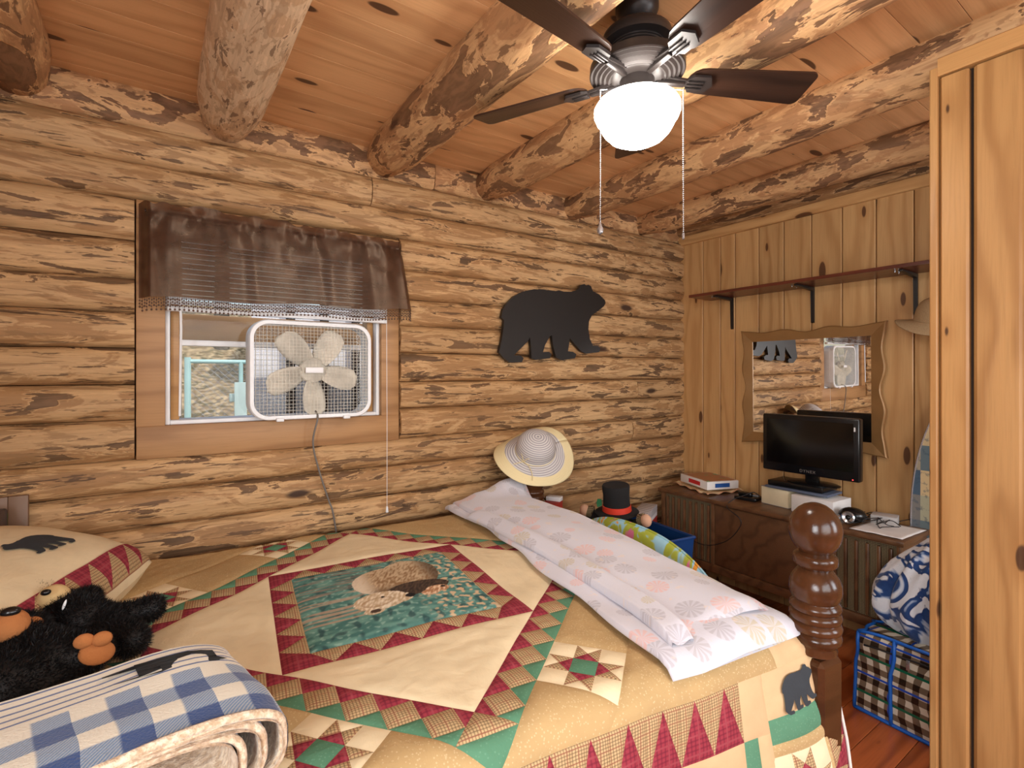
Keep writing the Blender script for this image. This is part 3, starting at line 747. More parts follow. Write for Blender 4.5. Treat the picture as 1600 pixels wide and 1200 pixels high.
# ------------------------------------------------------------------ quilt
VE, RE, Z0 = 1.47, .075, .742
def S(a, b, h=0.):
    z = Z0+h+.008*math.sin(3.1*a+1)*math.sin(2.7*b+.5)+.004*math.sin(7*a+2*b)+.006*nz(a*5, b*5, 2.)
    u, v = a, b
    if b > VE:
        s = b-VE
        if s < RE*PI/2: an = s/RE; v = VE+(RE+h)*math.sin(an); z -= RE*(1-math.cos(an))
        else:
            e = s-RE*PI/2; k = min(1, e/.25)
            v = VE+RE+h+e*.13+k*(.018*math.sin(a*8.5+.6)+.008*math.sin(a*19)); z -= RE+e*.97
            u = a-.04*k*sm(.4, 0., a)
    elif b < .06:
        s = .06-b; v = .06-.5*s; z -= min(.12, s*.6)
    if b < .3: v += .06*sm(1., 2., a)*(1-b/.3)
    wt = sm(VE+.06, VE-.05, b)
    if a < .10:
        s = .10-a; an = min(s/RE, PI/2); ur = .10-RE*math.sin(an); zr = RE*(1-math.cos(an))+max(0, s-RE*PI/2)
        u = wt*ur+(1-wt)*u; z -= wt*zr
    return (u, v, z)
quilt = thing('quilt', 'patchwork quilt with a brown bear picture in its middle, spread over the bed', 'quilt', BO, BROT)
bk = mk('backing', gridmesh(90, 90, lambda i, j: (*S(-.06+2.12*i, .0+2.14*j, -.006), i, j)), q_tan, quilt, 180)
npatch = [0]
def patch(poly, mat, name='patch', puff=.0055, ml=.03, parent=None):
    k = len(poly); cx = sum(p[0] for p in poly)/k; cy = sum(p[1] for p in poly)/k
    edges = [(poly[i], poly[(i+1) % k]) for i in range(k)]
    def ed(x, y):
        m = 9.
        for (x0, y0), (x1, y1) in edges:
            L = math.hypot(x1-x0, y1-y0)
            if L > 1e-6: m = min(m, abs((x1-x0)*(y-y0)-(y1-y0)*(x-x0))/L)
        return m
    idx = {}; vs = []; uv = []; fs = []
    def vid(x, y):
        key = (round(x, 5), round(y, 5))
        if key not in idx:
            idx[key] = len(vs); d = ed(x, y)
            vs.append(S(x, y, puff*(1-math.exp(-d/.012))+.0022*nz(x*30, y*30, 5.)*(1-math.exp(-d/.01)))); uv.append((x, y))
        return idx[key]
    n = max(2, math.ceil(max(max(math.hypot(p[0]-q[0], p[1]-q[1]) for p, q in edges), 0)/ml))
    for (p, q) in edges:
        def pt(i, j): return (cx+(p[0]-cx)*i/n+(q[0]-cx)*j/n, cy+(p[1]-cy)*i/n+(q[1]-cy)*j/n)
        for i in range(n):
            for j in range(n-i):
                fs.append((vid(*pt(i, j)), vid(*pt(i+1, j)), vid(*pt(i, j+1))))
                if i+j < n-1: fs.append((vid(*pt(i+1, j)), vid(*pt(i+1, j+1)), vid(*pt(i, j+1))))
    npatch[0] += 1
    return mk(name, (vs, fs, uv), mat, parent or quilt, 180)
CQ = (.95, .768); PH, MH, DR = .265, .333, .666
def cq(x, y): return (CQ[0]+x, CQ[1]+y)
# centre picture: a printed meadow with a big pale brown bear
def inell(x, y, cx, cy, rx, ry, an=0.):
    dx, dy = x-cx, y-cy; c, s = math.cos(an), math.sin(an)
    return ((dx*c+dy*s)/rx)**2+((dy*c-dx*s)/ry)**2
TEAL = [s2l(c) for c in ((74, 122, 116), (108, 156, 144), (150, 188, 174), (48, 78, 82))]
def lerp3(a, b, t): return tuple(a[i]+(b[i]-a[i])*t for i in range(3))
def picture(x, y):
    """x: 0 at the foot .. 1 at the head, y: 0 far .. 1 near"""
    px, py = 1-x, y                 # as seen from the near side
    n = nz(px*9, py*24, 1.); g = nz(px*40, py*40, 3.); st = nz(px*5, py*60, 8.)
    c = lerp3(TEAL[0], TEAL[1], sm(-.3, .4, n)); c = lerp3(c, TEAL[2], .7*sm(.15, .45, g)); c = lerp3(c, TEAL[3], .8*sm(.2, .5, nz(px*22, py*14, 6.)))
    if py < .42 and px < .55: c = lerp3(c, s2l((150, 132, 118)), .75*sm(.0, .35, st))
    if px < .42 and .38 < py < .75: c = lerp3(c, s2l((186, 160, 136)), .8*sm(-.1, .25, nz(px*3, py*30, 2.)))
    if px > .60: c = lerp3(c, s2l((222, 190, 150)), .85*sm(.12, .26, nz(px*30, py*30, 11.))*sm(.58, .72, px))
    fur = .7*nz(px*70+py*30, py*26, 4.)+.25*nz(px*12, py*12, 2.)
    body = min(inell(px, py, .56, .34, .25, .22, -.25), inell(px, py, .68, .30, .18, .24, 0.))
    if body < 1:
        b = lerp3(s2l((150, 118, 84)), s2l((206, 184, 150)), sm(-.3, .4, fur+.5*(.45-py)))
        b = lerp3(b, s2l((84, 66, 52)), sm(.42, .56, py+.05*fur)*.9)
        b = lerp3(b, s2l((234, 220, 196)), sm(.45, .36, px+.06*fur)*.8)
        b = lerp3(b, s2l((70, 56, 46)), .8*sm(.72, .84, px+.04*fur)); c = b
    if inell(px, py, .66, .55, .20, .10, -.1) < 1: c = lerp3(s2l((58, 48, 42)), s2l((92, 74, 60)), sm(-.3, .4, fur))
    hd = min(inell(px, py, .42, .62, .15, .115, .12), inell(px, py, .33, .60, .05, .06), inell(px, py, .36, .73, .055, .045), inell(px, py, .53, .65, .07, .06))
    if hd < 1:
        c = lerp3(s2l((196, 172, 136)), s2l((240, 228, 204)), sm(-.3, .4, fur)); c = lerp3(c, s2l((170, 138, 100)), .7*sm(.4, .9, inell(px, py, .40, .63, .09, .06)) if inell(px, py, .40, .63, .09, .06) < 1 else 0)
    if inell(px, py, .585, .645, .028, .028) < 1: c = s2l((34, 30, 30))
    if inell(px, py, .365, .735, .03, .022) < 1: c = s2l((80, 62, 52))
    if inell(px, py, .44, .58, .011, .011) < 1: c = s2l((24, 20, 20))
    fw = min(inell(px, py, .76, .62, .075, .05, -.15), inell(px, py, .70, .66, .05, .04))
    if fw < 1: c = lerp3(s2l((176, 128, 92)), s2l((236, 206, 172)), sm(-.2, .3, fur))
    if inell(px, py, .80, .60, .016, .016) < 1: c = s2l((30, 26, 26))
    return c
N = 170
vsq, uvq, cl = [], [], []
for j in range(N+1):
    for i in range(N+1):
        a, b = CQ[0]-PH+2*PH*i/N, CQ[1]-PH+2*PH*j/N
        e = min(i, j, N-i, N-j)/N*2*PH
        vsq.append(S(a, b, .004*(1-math.exp(-e/.012)))); uvq.append((a, b)); cl.append(picture(i/N, j/N))
fq = [(j*(N+1)+i, j*(N+1)+i+1, (j+1)*(N+1)+i+1, (j+1)*(N+1)+i) for j in range(N) for i in range(N)]
op = mk('picture_panel', (vsq, fq, uvq), m_print, quilt, 180, label='printed panel of a brown bear in a green meadow'); set_vcol(op, cl)
# sawtooth frame round the picture
for q in range(4):
    an = PI/2*q; c_, s_ = round(math.cos(an)), round(math.sin(an))
    rt = lambda x, y: cq(x*c_-y*s_, x*s_+y*c_)
    patch([rt(MH, MH), rt(MH-.115, MH), rt(PH, PH), rt(MH, MH-.115)], q_burg)
    m = 4; wd = (2*MH-.23)/m; x0 = -MH+.115; iw = 2*PH/(m+1)
    xs_o = [x0+wd*i for i in range(m+1)]; xs_i = [-PH+iw*i for i in range(m+2)]
    for i in range(m+1):
        patch([rt(xs_i[i], PH), rt(xs_i[i+1], PH), rt(xs_o[i], MH)], q_plaid)
    for i in range(m):
        patch([rt(xs_o[i], MH), rt(xs_i[i+1], PH), rt(xs_o[i+1], MH)], q_burg)
    patch([rt(MH, MH), rt(0, 2*MH), rt(-MH, MH)], q_cream)
# on-point ring: burgundy triangles, plaid squares, green triangles
KC = [(0, 1), (-1, 0), (0, -1), (1, 0)]
SL = DR*math.sqrt(2); NP = 10; pp = SL/NP; DR2 = DR+pp*math.sqrt(2); q2 = .182
def star(fr):
    t = q2/3; g = lambda i, j: fr(i*t, j*t)
    sb_ = patch([g(1, 1), g(2, 1), g(2, 2), g(1, 2)], q_green, 'star_block', ml=.04)      # green centre; its points are sub-parts
    for i, j in ((0, 0), (2, 0), (0, 2), (2, 2)): patch([g(i, j), g(i+1, j), g(i+1, j+1), g(i, j+1)], q_cream, ml=.04, parent=sb_)
    for (i, j, inner) in ((1, 0, 2), (1, 2, 0), (0, 1, 1), (2, 1, 3)):
        c = g(i+.5, j+.5); k = [g(i, j), g(i+1, j), g(i+1, j+1), g(i, j+1)]
        for e in range(4):
            mt = q_burg if e == inner else (q_cream if e == (inner+2) % 4 else q_plaid)
            patch([k[e], k[(e+1) % 4], c], mt, ml=.04, parent=sb_)
for i in range(4):
    K0, K1 = KC[i], KC[(i+1) % 4]; r2 = math.sqrt(2)
    d = ((K1[0]-K0[0])/r2, (K1[1]-K0[1])/r2); n = ((K1[0]+K0[0])/r2, (K1[1]+K0[1])/r2)
    fr = lambda s, h: cq(K0[0]*DR+d[0]*s+n[0]*h, K0[1]*DR+d[1]*s+n[1]*h)
    for k in range(NP):
        s0, s1, sm_ = k*pp, (k+1)*pp, (k+.5)*pp
        patch([fr(s0, pp*.5), fr(sm_, 0), fr(s1, pp*.5), fr(sm_, pp)], q_plaid)
        if k: patch([fr(s0-pp/2, 0), fr(s0+pp/2, 0), fr(s0, pp/2)], q_burg); patch([fr(s0-pp/2, pp), fr(s0, pp/2), fr(s0+pp/2, pp)], q_green)
    for s0, s1 in ((0, pp/2), (SL, SL-pp/2)):
        patch([fr(s0, 0), fr(s1, 0), fr(s0, pp/2)], q_burg); patch([fr(s0, pp), fr(s1, pp), fr(s0, pp/2)], q_green)
    # corner block at K0
    nm = ((K0[0]+KC[i-1][0])/r2, (K0[1]+KC[i-1][1])/r2); cpt = cq(K0[0]*DR, K0[1]*DR)
    A = cpt; B = (cpt[0]+n[0]*pp, cpt[1]+n[1]*pp); D = (cpt[0]+nm[0]*pp, cpt[1]+nm[1]*pp); Cc = cq(K0[0]*DR2, K0[1]*DR2)
    patch([A, B, D], q_plaid); patch([B, Cc, D], q_green)
    f2 = lambda s, h: cq(K0[0]*DR2+d[0]*s+n[0]*h, K0[1]*DR2+d[1]*s+n[1]*h)
    L2 = DR2*r2
    stars = {0: (.235, .72), 1: (), 2: (.235, .72), 3: (.72,)}[i]
    if stars:
        xs = [0]
        for s in stars: xs += [s, s+q2]
        xs.append(L2)
        for a_, b_ in zip(xs[::2], xs[1::2]):
            lo = q2 if a_ == 0 else a_; hi = L2-q2 if b_ == L2 else b_
            patch([f2(a_, 0), f2(b_, 0), f2(hi, q2), f2(lo, q2)], q_gold)
        for s in stars: star(lambda x, y, s=s: f2(s+x, y))
        patch([f2(q2, q2), f2(L2-q2, q2), f2(L2/2, L2/2)], q_gold)
    else: patch([f2(0, 0), f2(L2, 0), f2(L2/2, L2/2)], q_gold)
RX0, RX1, RY0, RY1 = CQ[0]-DR2, CQ[0]+DR2, CQ[1]-DR2, CQ[1]+DR2
patch([(-.06, .0), (RX0, .0), (RX0, RY1), (-.06, RY1)], q_tan, ml=.05)
patch([(RX1, .0), (2.06, .0), (2.06, RY1), (RX1, RY1)], q_cream, ml=.05)
# side drop
TB = RY1+.14; x = .30; nT = 11
for i in range(nT):
    a0, a1 = x+.098*i, x+.098*(i+1)
    patch([(a0, TB), ((a0+a1)/2, RY1), (a1, TB)], q_burg, ml=.02)
    patch([(a0, RY1), (a0, TB), ((a0+a1)/2, RY1)], q_plaid, ml=.02); patch([(a1, RY1), (a1, TB), ((a0+a1)/2, RY1)], q_plaid, ml=.02)
xe = x+.098*nT
patch([(xe, RY1), (2.06, RY1), (2.06, TB), (xe, TB)], q_burg, ml=.04)
patch([(.30, TB), (2.06, TB), (2.06, 2.14), (.30, 2.14)], q_tan, ml=.04)
patch([(.215, RY1), (.30, RY1), (.30, TB), (.215, TB)], q_tan, ml=.03)
patch([(-.06, RY1), (.215, RY1), (.215, TB-.03), (-.06, TB-.03)], q_tan, ml=.03)
patch([(.215, TB-.03), (.215, TB+.03), (-.06, TB+.03), (-.06, TB-.03)], q_green, ml=.03)
patch([(.255, TB), (.30, TB), (.30, 2.14), (.255, 2.14)], q_green, ml=.03)
patch([(.215, TB), (.255, TB), (.255, 2.14), (.215, 2.14)], q_tan, ml=.03)
patch([(.03, TB+.03), (.215, TB+.03), (.215, TB+.06), (.03, TB+.06)], q_gold, ml=.03)
star(lambda i, j: (.045+i, TB+.06+j))
patch([(.03, TB+.215), (.215, TB+.215), (.215, 2.14), (.03, 2.14)], q_gold, ml=.03)
patch([(.20, TB+.06), (.215, TB+.06), (.215, TB+.215), (.20, TB+.215)], q_gold, ml=.03); patch([(.03, TB+.06), (.045, TB+.06), (.045, TB+.215), (.03, TB+.215)], q_gold, ml=.03)
yb = TB+.03
for k in range(4):
    y0, y1 = yb+.08*k, yb+.08*(k+1)
    patch([(-.06, y0), (.03, (y0+y1)/2), (-.06, y1)], q_burg); patch([(.03, y0), (.03, (y0+y1)/2), (-.06, y0)], q_plaid); patch([(.03, y1), (.03, (y0+y1)/2), (-.06, y1)], q_plaid)
mk('bear_patch', mapped_poly([(x*.13, y*.13) for x, y in BEARU], lambda x, y: S(.165-x, RY1+.115-y, .009), .02), q_dark, quilt, 180, label='charcoal bear patch at the hanging corner')
mk('piping', tube(NB(), [S(-.06, VE-.05+(2.14-VE+.05)*i/30, .004) for i in range(31)], .004, 6), q_white, quilt, 180)

# ------------------------------------------------------------------ white shell blanket across the bed foot
t = NT('white_shell_fleece'); v = t.uv(); vo = t.n('ShaderNodeTexVoronoi', feature='F1', voronoi_dimensions='2D'); t.set(vo.inputs['Vector'], v); vo.inputs['Scale'].default_value = 11.; vo.inputs['Randomness'].default_value = .8
dv = t.n('ShaderNodeVectorMath', operation='SUBTRACT'); t.set(dv.inputs[0], v); t.set(dv.inputs[1], vo.outputs['Position'])
s = t.sep(dv.outputs[0]); ang = t.math('ARCTAN2', s[1], s[0]); cs = t.sep(vo.outputs['Color'])
fan = t.step(t.math('SINE', t.math('ADD', t.math('MULTIPLY', ang, 12.), 0.)), -.35, .15)
rad = t.math('ADD', .22, t.math('MULTIPLY', cs[0], .25)); blob = t.step(t.math('SUBTRACT', vo.outputs['Distance'], rad), .02, -.02)
tint = t.mix(t.step(cs[1], .33, .34), s2l((168, 162, 168)), t.mix(t.step(cs[1], .66, .67), s2l((190, 172, 120)), s2l((226, 168, 154))))
n = t.noise(v, 24., 3.); sprig = t.math('MULTIPLY', t.step(n, .62, .66), .45)
c = t.mix(t.math('MULTIPLY', t.math('MULTIPLY', blob, t.step(cs[2], .22, .24)), t.math('ADD', .22, t.math('MULTIPLY', fan, .38))), s2l((208, 206, 214)), tint); c = t.mix(sprig, c, s2l((226, 206, 186)))
t.base(c, .95, .15, sheen=.4); t.bump(t.noise(v, 160., 3.), .4, .003); m_shell = t.m
sb = thing('shell_blanket', 'white fleece blanket with pastel seashells folded across the bed foot', 'blanket', BO, BROT)
def fold(name, v0, v1, uL, uR, z0, th, seed, nv=70, nu=40, wr=.012):
    def f(i, j):
        ph = 2*PI*i; v = v0+(v1-v0)*j; e = min(j, 1-j); endk = math.sqrt(min(1, e/.03)) if e < .03 else 1
        L, Rr = uL(v), uR(v); c, s = math.cos(ph), math.sin(ph)
        x = (L+Rr)/2+(Rr-L)/2*(abs(c)**.5)*(1 if c > 0 else -1)
        zz = (abs(s)**.75)*(1 if s > 0 else -1)
        wv = wr*(nz(x*6, v*3.2, seed)+.6*nz(x*14, v*5, seed+4))+.012*math.sin((x-L)/(Rr-L)*7+v*2.5+seed)*.6
        off = z0-Z0+th*(zz+1)/2*endk+(wv*.8+.009 if s > 0 else abs(wv)*.1)
        q = S(max(x, .1), max(v, .06), off)
        z = q[2]+.11*sm(.14, -.05, v)*sm(.42, .10, x)
        return (x, q[1] if v > .06 else v, z, x+.3*seed, v)
    return mk(name, gridmesh(nu, nv, f), m_shell, sb, 180)
fold('lower_fold', -.02, 1.525, lambda v: .035+.02*math.sin(v*4), lambda v: .47-.03*math.sin(v*3.1)+.02*nz(v*4), Z0+.012, .024, 1)
fold('upper_fold', -.0, 1.455, lambda v: .05+.015*math.sin(v*5+1), lambda v: .40+.04*math.sin(v*3+2)+.03*nz(v*3, 5), Z0+.036, .020, 2)
fold('rolled_edge', .25, 1.475, lambda v: .36+.04*math.sin(v*3+2)+.02*nz(v*3, 5), lambda v: .455+.035*math.sin(v*2.6+2)+.02*nz(v*3, 5), Z0+.034, .028, 3, nu=20)

# ------------------------------------------------------------------ pillow
PB = Matrix.Translation(bedw(1.955, .56, .852)) @ Matrix.Rotation(BROT+R(-16), 4, 'Z') @ Matrix.Rotation(R(-13), 4, 'Y')
PW, PL_, PT = .27, .37, .115
def pil(x, y, side=1, off=0.):
    a, b = abs(x)/PW, abs(y)/PL_
    h = PT*(max(0, 1-a**2.6)*max(0, 1-b**2.8))**.42
    k = 1-.10*(a*b)**2
    sx = x*(1-.10*(b**2)*1.); sy = y*(1-.06*(a**2))
    return (sx, sy, side*(h+off)+.004*nz(x*9, y*9, side))
pw = thing('pillow', 'cream pillow with a dark bear patch and patchwork border', 'pillow', rot=PB.to_euler(), loc=PB.translation)
for sd_ in (1, -1): mk('pillow_top' if sd_ > 0 else 'pillow_underside', gridmesh(60, 70, lambda i, j: (*pil(-PW+2*PW*i, -PL_+2*PL_*j, sd_), i, j)), q_cream, pw, 180)
mk('bear_patch', mapped_poly([(y*.16-.10, x*.16-.17) for x, y in BEARU], lambda x, y: pil(x, y, 1, .004), .02), q_dark, pw, 180, label='dark bear patch')
nb = 7
for i in range(nb):
    y0, y1 = -PL_+2*PL_*i/nb, -PL_+2*PL_*(i+1)/nb; xo, xi = -PW*.985, -PW*.70
    for poly, mt in (([(xo, y0), (xo, y1), (xi, y0)], q_plaid), ([(xi, y0), (xo, y1), (xi, y1)], q_burg)):
        mk('border_patch', mapped_poly(poly, lambda x, y: pil(x, y, 1, .004), .03), mt, pw, 180)

# ------------------------------------------------------------------ plush bears
def blob(spheres, voxel=.008, smooth_it=6):
    bm = bmesh.new()
    for (c, r) in spheres:
        bmesh.ops.create_icosphere(bm, subdivisions=3, radius=1., matrix=Matrix.Translation(c) @ Matrix.Diagonal((*((r, r, r) if not isinstance(r, tuple) else r), 1)))
    me = bpy.data.meshes.new('tmp'); bm.to_mesh(me); bm.free()
    o = bpy.data.objects.new('tmp', me); COL.objects.link(o)
    m = o.modifiers.new('r', 'REMESH'); m.mode = 'VOXEL'; m.voxel_size = voxel
    m2 = o.modifiers.new('s', 'SMOOTH'); m2.iterations = smooth_it; m2.factor = .5
    dg = bpy.context.evaluated_depsgraph_get(); me2 = bpy.data.meshes.new_from_object(o.evaluated_get(dg))
    bpy.data.objects.remove(o); bpy.data.meshes.remove(me)
    return me2
def limb(p, q, r0, r1, n=8):
    p, q = Vector(p), Vector(q); return [(p.lerp(q, i/(n-1)), r0+(r1-r0)*i/(n-1)) for i in range(n)]
def furry(name, me, mat, parent, count, length, seed):
    rng = np.random.default_rng(seed); nv = len(me.vertices)
    me.calc_loop_triangles(); tri = np.empty(len(me.loop_triangles)*3, dtype=np.int32); me.loop_triangles.foreach_get('vertices', tri); tri = tri.reshape(-1, 3)
    co = np.empty(nv*3, dtype=np.float32); me.vertices.foreach_get('co', co); co = co.reshape(-1, 3)
    no = np.empty(nv*3, dtype=np.float32); me.vertices.foreach_get('normal', no); no = no.reshape(-1, 3)
    A, B, Cc = co[tri[:, 0]], co[tri[:, 1]], co[tri[:, 2]]; ar = np.linalg.norm(np.cross(B-A, Cc-A), axis=1); ar /= ar.sum()
    k = rng.choice(len(tri), count, p=ar); r1, r2 = np.sqrt(rng.random(count)), rng.random(count)
    p = A[k]*(1-r1)[:, None]+B[k]*(r1*(1-r2))[:, None]+Cc[k]*(r1*r2)[:, None]; n = no[tri[k, 0]]
    d = n+rng.normal(0, .45, (count, 3))+np.array([.15, -.1, -.1]); d /= np.linalg.norm(d, axis=1)[:, None]
    s = np.cross(d, rng.normal(0, 1, (count, 3))); s /= np.linalg.norm(s, axis=1)[:, None]+1e-6
    L = length*(.6+.8*rng.random(count))[:, None]; wd = .0008
    v = np.concatenate([p-s*wd, p+s*wd, p+d*L], axis=1).reshape(-1, 3)
    f = np.arange(count*3).reshape(-1, 3)
    m = bpy.data.meshes.new(name); m.from_pydata(v.tolist(), [], f.tolist()); m.materials.append(mat)
    o = bpy.data.objects.new(name, m); COL.objects.link(o); o.parent = parent; o['kind'] = 'stuff'; return o
def teddy(name, label, spheres, pads, seed, base):
    t = thing(name, label, 'stuffed animal', base)
    sp = [(Vector(c)-Vector(base), r) for c, r in spheres]
    me = blob(sp); me.materials.append(m_fur); me.shade_smooth()
    o = bpy.data.objects.new('body', me); COL.objects.link(o); o.parent = t
    furry('fur', me, m_fur, o, 26000, .011, seed)
    for nm, c, r, rot, mt in pads:
        mk(nm, ellip(NB(), Vector(c)-Vector(base), r, rot), mt, t, 180)
    return t
def toward(v):   # rotation taking +Z to v
    return Vector((0, 0, 1)).rotation_difference(Vector(v)).to_matrix().to_4x4()
tocam = lambda p: (CAM-Vector(p)).normalized()
h1 = onZ(48, 948, .85); b1 = onZ(128, 972, .835)
mz = onZ(84, 936, .872)
sp = [(h1, (.066, .066, .058)), (h1+Vector((.02, -.01, .0)), .05)]+limb(h1.lerp(b1, .35), b1, .05, .058)+limb(b1, onZ(165, 982, .815), .055, .045)
sp += limb(b1, onZ(228, 955, .815),   .034, .028)+limb(b1, onZ(206, 1000, .805), .038, .036)+limb(b1+Vector((-.02, .03, .02)), onZ(138, 935, .85), .034, .030)
sp += [(onZ(10, 925, .86), .028), (onZ(40, 915, .88), .02), (onZ(236, 950, .818), .032)]
nose_c = mz+tocam(mz)*.012+Vector((-.012, .0, .022))
teddy('plush_bear', 'black plush bear with a cream muzzle lying beside the pillow', sp,
      [('muzzle', mz+tocam(mz)*.04, (.034, .034, .030), toward(tocam(mz)), m_creamfelt), ('nose', onZ(72, 926, .90)+tocam(mz)*.055, (.010, .008, .007), None, m_black),
       ('collar_tag', onZ(100, 945, .875)+tocam(mz)*.05, (.003, .003, .012), toward((.3, .2, 1)), m_white)], 3, h1-Vector((0, 0, .095)))
b2 = onZ(72, 1042, .822); h2 = onZ(0, 1004, .85)
ft = onZ(138, 1020, .835)
sp = limb(h2, h2+Vector((-.04, 0, 0)), .062, .06, 3)+limb(h2, b2, .056, .066)+[(b2+Vector((0, 0, .0)), .070)]+limb(b2, ft, .056, .040)+limb(b2+Vector((-.06, -.05, 0)), onZ(60, 1075, .80), .07, .06)+limb(b2, onZ(50, 978, .865), .03, .03, 5)
teddy('plush_bear', 'black plush bear with tan paw pads lying in front of the cream-muzzled bear', sp,
      [('muzzle', onZ(14, 978, .89)+tocam(h2)*.045, (.034, .034, .030), toward((.3, -.4, .8)), m_orangefelt), ('nose', onZ(14, 978, .89)+tocam(h2)*.062+Vector((0, .01, .024)), (.017, .012, .010), None, m_black),
       ('paw_pad', onZ(50, 975, .875)+tocam(b2)*.03, (.020, .014, .012), toward((.2, -.6, .6)), m_orangefelt),
       ('foot_pad', ft+tocam(ft)*.036+Vector((.014, 0, -.004)), (.032, .024, .012), toward(tocam(ft)+Vector((.2, 0, .1))), m_orangefelt),
       ('toe_pad', ft+tocam(ft)*.042+Vector((-.008, .01, .022)), (.018, .015, .012), toward(tocam(ft)), m_orangefelt), ('toe_pad', ft+tocam(ft)*.040+Vector((.022, .006, .020)), (.018, .015, .012), toward(tocam(ft)), m_orangefelt)], 5, b2-Vector((0, 0, .072)))

# ------------------------------------------------------------------ rolled plaid throw
t = NT('blue_plaid_fleece'); v = t.uv(); u = t.sep(v)
a = stripes(t, u[0], 1/.085, .5, .03); b = stripes(t, u[1], 1/.085, .5, .03)
cream, mid, blue = s2l((226, 220, 200)), s2l((92, 124, 162)), s2l((8, 56, 120))
both = t.math('MULTIPLY', a, b); one = t.math('MAXIMUM', a, b)
c = t.mix(one, cream, mid); c = t.mix(both, c, blue)
hat_ = t.math('MULTIPLY', stripes(t, t.math('ADD', u[0], u[1]), 160., .5, .2), t.math('SUBTRACT', one, both)); c = t.mix(t.math('MULTIPLY', hat_, .35), c, cream)
line = stripes(t, u[1], 1/.02, .25, .05); zone = t.step(u[1], .165, .167)
c = t.mix(zone, c, t.mix(line, cream, s2l((70, 92, 140))))
t.base(c, .95, .15, sheen=.4); t.bump(t.noise(v, 220., 3.), .5, .003); m_fleece = t.m
t = NT('cream_sherpa'); v = t.obj(); n = t.noise(v, 90., 3., .6)
t.base(t.mix(t.step(n, .3, .7), s2l((186, 158, 126)), s2l((232, 214, 188))), .95, .15, sheen=.4); t.bump(n, .9, .006); m_sherpa = t.m
rb = thing('plaid_throw', 'blue and cream plaid fleece throw rolled up beside the plush bears', 'blanket', (-3.285, -1.55, .762), R(100))
RA, RBh = .27, .084
def spir(th, off=0.):
    k = 1-.115*th/(2*PI); A, B = RA*k-off, RBh*k-off
    a = R(-150)+th; c, s = math.cos(a), math.sin(a)
    return (A*(abs(c)**.6)*(1 if c > 0 else -1), RBh+B*(abs(s)**.62)*(1 if s > 0 else -1))
TH = 2*PI*2.9; NS = 150
arc = [0.]
for i in range(1, NS+1):
    p, q = spir(TH*(i-1)/NS), spir(TH*i/NS); arc.append(arc[-1]+math.hypot(p[0]-q[0], p[1]-q[1]))
def rollf(off, inner):
    def f(i, j):
        k = i*NS; i0 = min(int(k), NS-1); p = spir(TH*i, off); x = .27*j; e = 1-j
        wob = .006*nz(p[0]*9, p[1]*9, x*5)+.004*nz(x*12, i*20)
        endx = -.012*sm(.06, 0, j)*(1 if inner else .3)+.012*nz(i*14, 2.)*sm(.1, 0, j)
        return (x+endx, -(p[0]+wob), p[1]+wob, arc[i0], x)
    return f
mk('plaid_face', gridmesh(NS, 40, rollf(0., False)), m_fleece, rb, 180)
mk('sherpa_lining', gridmesh(NS, 40, rollf(.011, True)), m_sherpa, rb, 180)
bm = NB()
tube(bm, [(-.002+.012*nz(i/NS*14, 2.), -spir(TH*i/NS, .0055)[0], spir(TH*i/NS, .0055)[1]) for i in range(NS+1)], .0068, 7)
mk('hem', bm, m_sherpa, rb, 180)
for a_ in (R(192), R(266)):
    k0 = int(a_/TH*NS)
    def bpf(x, y, k0=k0):
        q = k0
        while q < NS and arc[q]-arc[k0] < x: q += 1
        p = spir(TH*q/NS, -.004); return (.18+y, -p[0], p[1])
    mk('bear_print', mapped_poly([(x*.14, y*.085) for x, y in BEARU], bpf, .015), q_dark, rb, 180)

# ------------------------------------------------------------------ straw hat on the far post
t = NT('woven_straw'); tc = t.n('ShaderNodeTexCoord'); s = t.sep(tc.outputs['Object'])
rr = t.math('SQRT', t.math('ADD', t.math('MULTIPLY', s[0], s[0]), t.math('MULTIPLY', s[1], s[1])))
k = t.math('ADD', rr, t.math('MULTIPLY', s[2], -1.)); st = stripes(t, k, 1/.0155, .5, .2)
c = t.mix(st, s2l((160, 156, 160)), s2l((212, 208, 204))); c = t.mix(t.step(rr, .163, .165), c, s2l((228, 212, 166)))
t.base(c, .8, .2); t.bump(st, .5, .002); m_hatstraw = t.m
hx = (-fv*.60+Vector((0, 0, .74))+rv*.10).normalized()
fp = bedw(-.022, 0, pv[0][1]-.075)
hm = Matrix.Translation(fp+hx*.016+rv*.012) @ toward(hx)
sh = thing('sun_hat', 'wide-brimmed grey and cream straw hat hung on the far bed post', 'hat', hm.translation, rot=hm.to_euler())
def hatf(i, j):
    a = 2*PI*i
    if j < .5:
        q = j/.5*PI/2; r = .104*math.sin(q)**.8; z = .112*math.cos(q)**.62
    else:
        q = (j-.5)/.5; r = .104+.108*q; z = -.012*q-.030*q*q+.030*q*math.sin(2*a+.9)+.012*q*math.sin(3*a)
        r *= 1+.05*q*math.sin(a*2+2)
    return (r*math.cos(a), r*math.sin(a), z, i, j)
o = mk('hat_body', gridmesh(72, 44, hatf), m_hatstraw, sh, 180); md = o.modifiers.new('s', 'SOLIDIFY'); md.thickness = .003
m_strawcord = plain('straw_cord', (222, 206, 160), .8)
bm = NB(); tube(bm, [(.106*math.cos(2*PI*k/48), .106*math.sin(2*PI*k/48), .006) for k in range(49)], .003, 6)
a0 = R(200)
def hp(r, a, z): return (r*math.cos(a), r*math.sin(a), z)
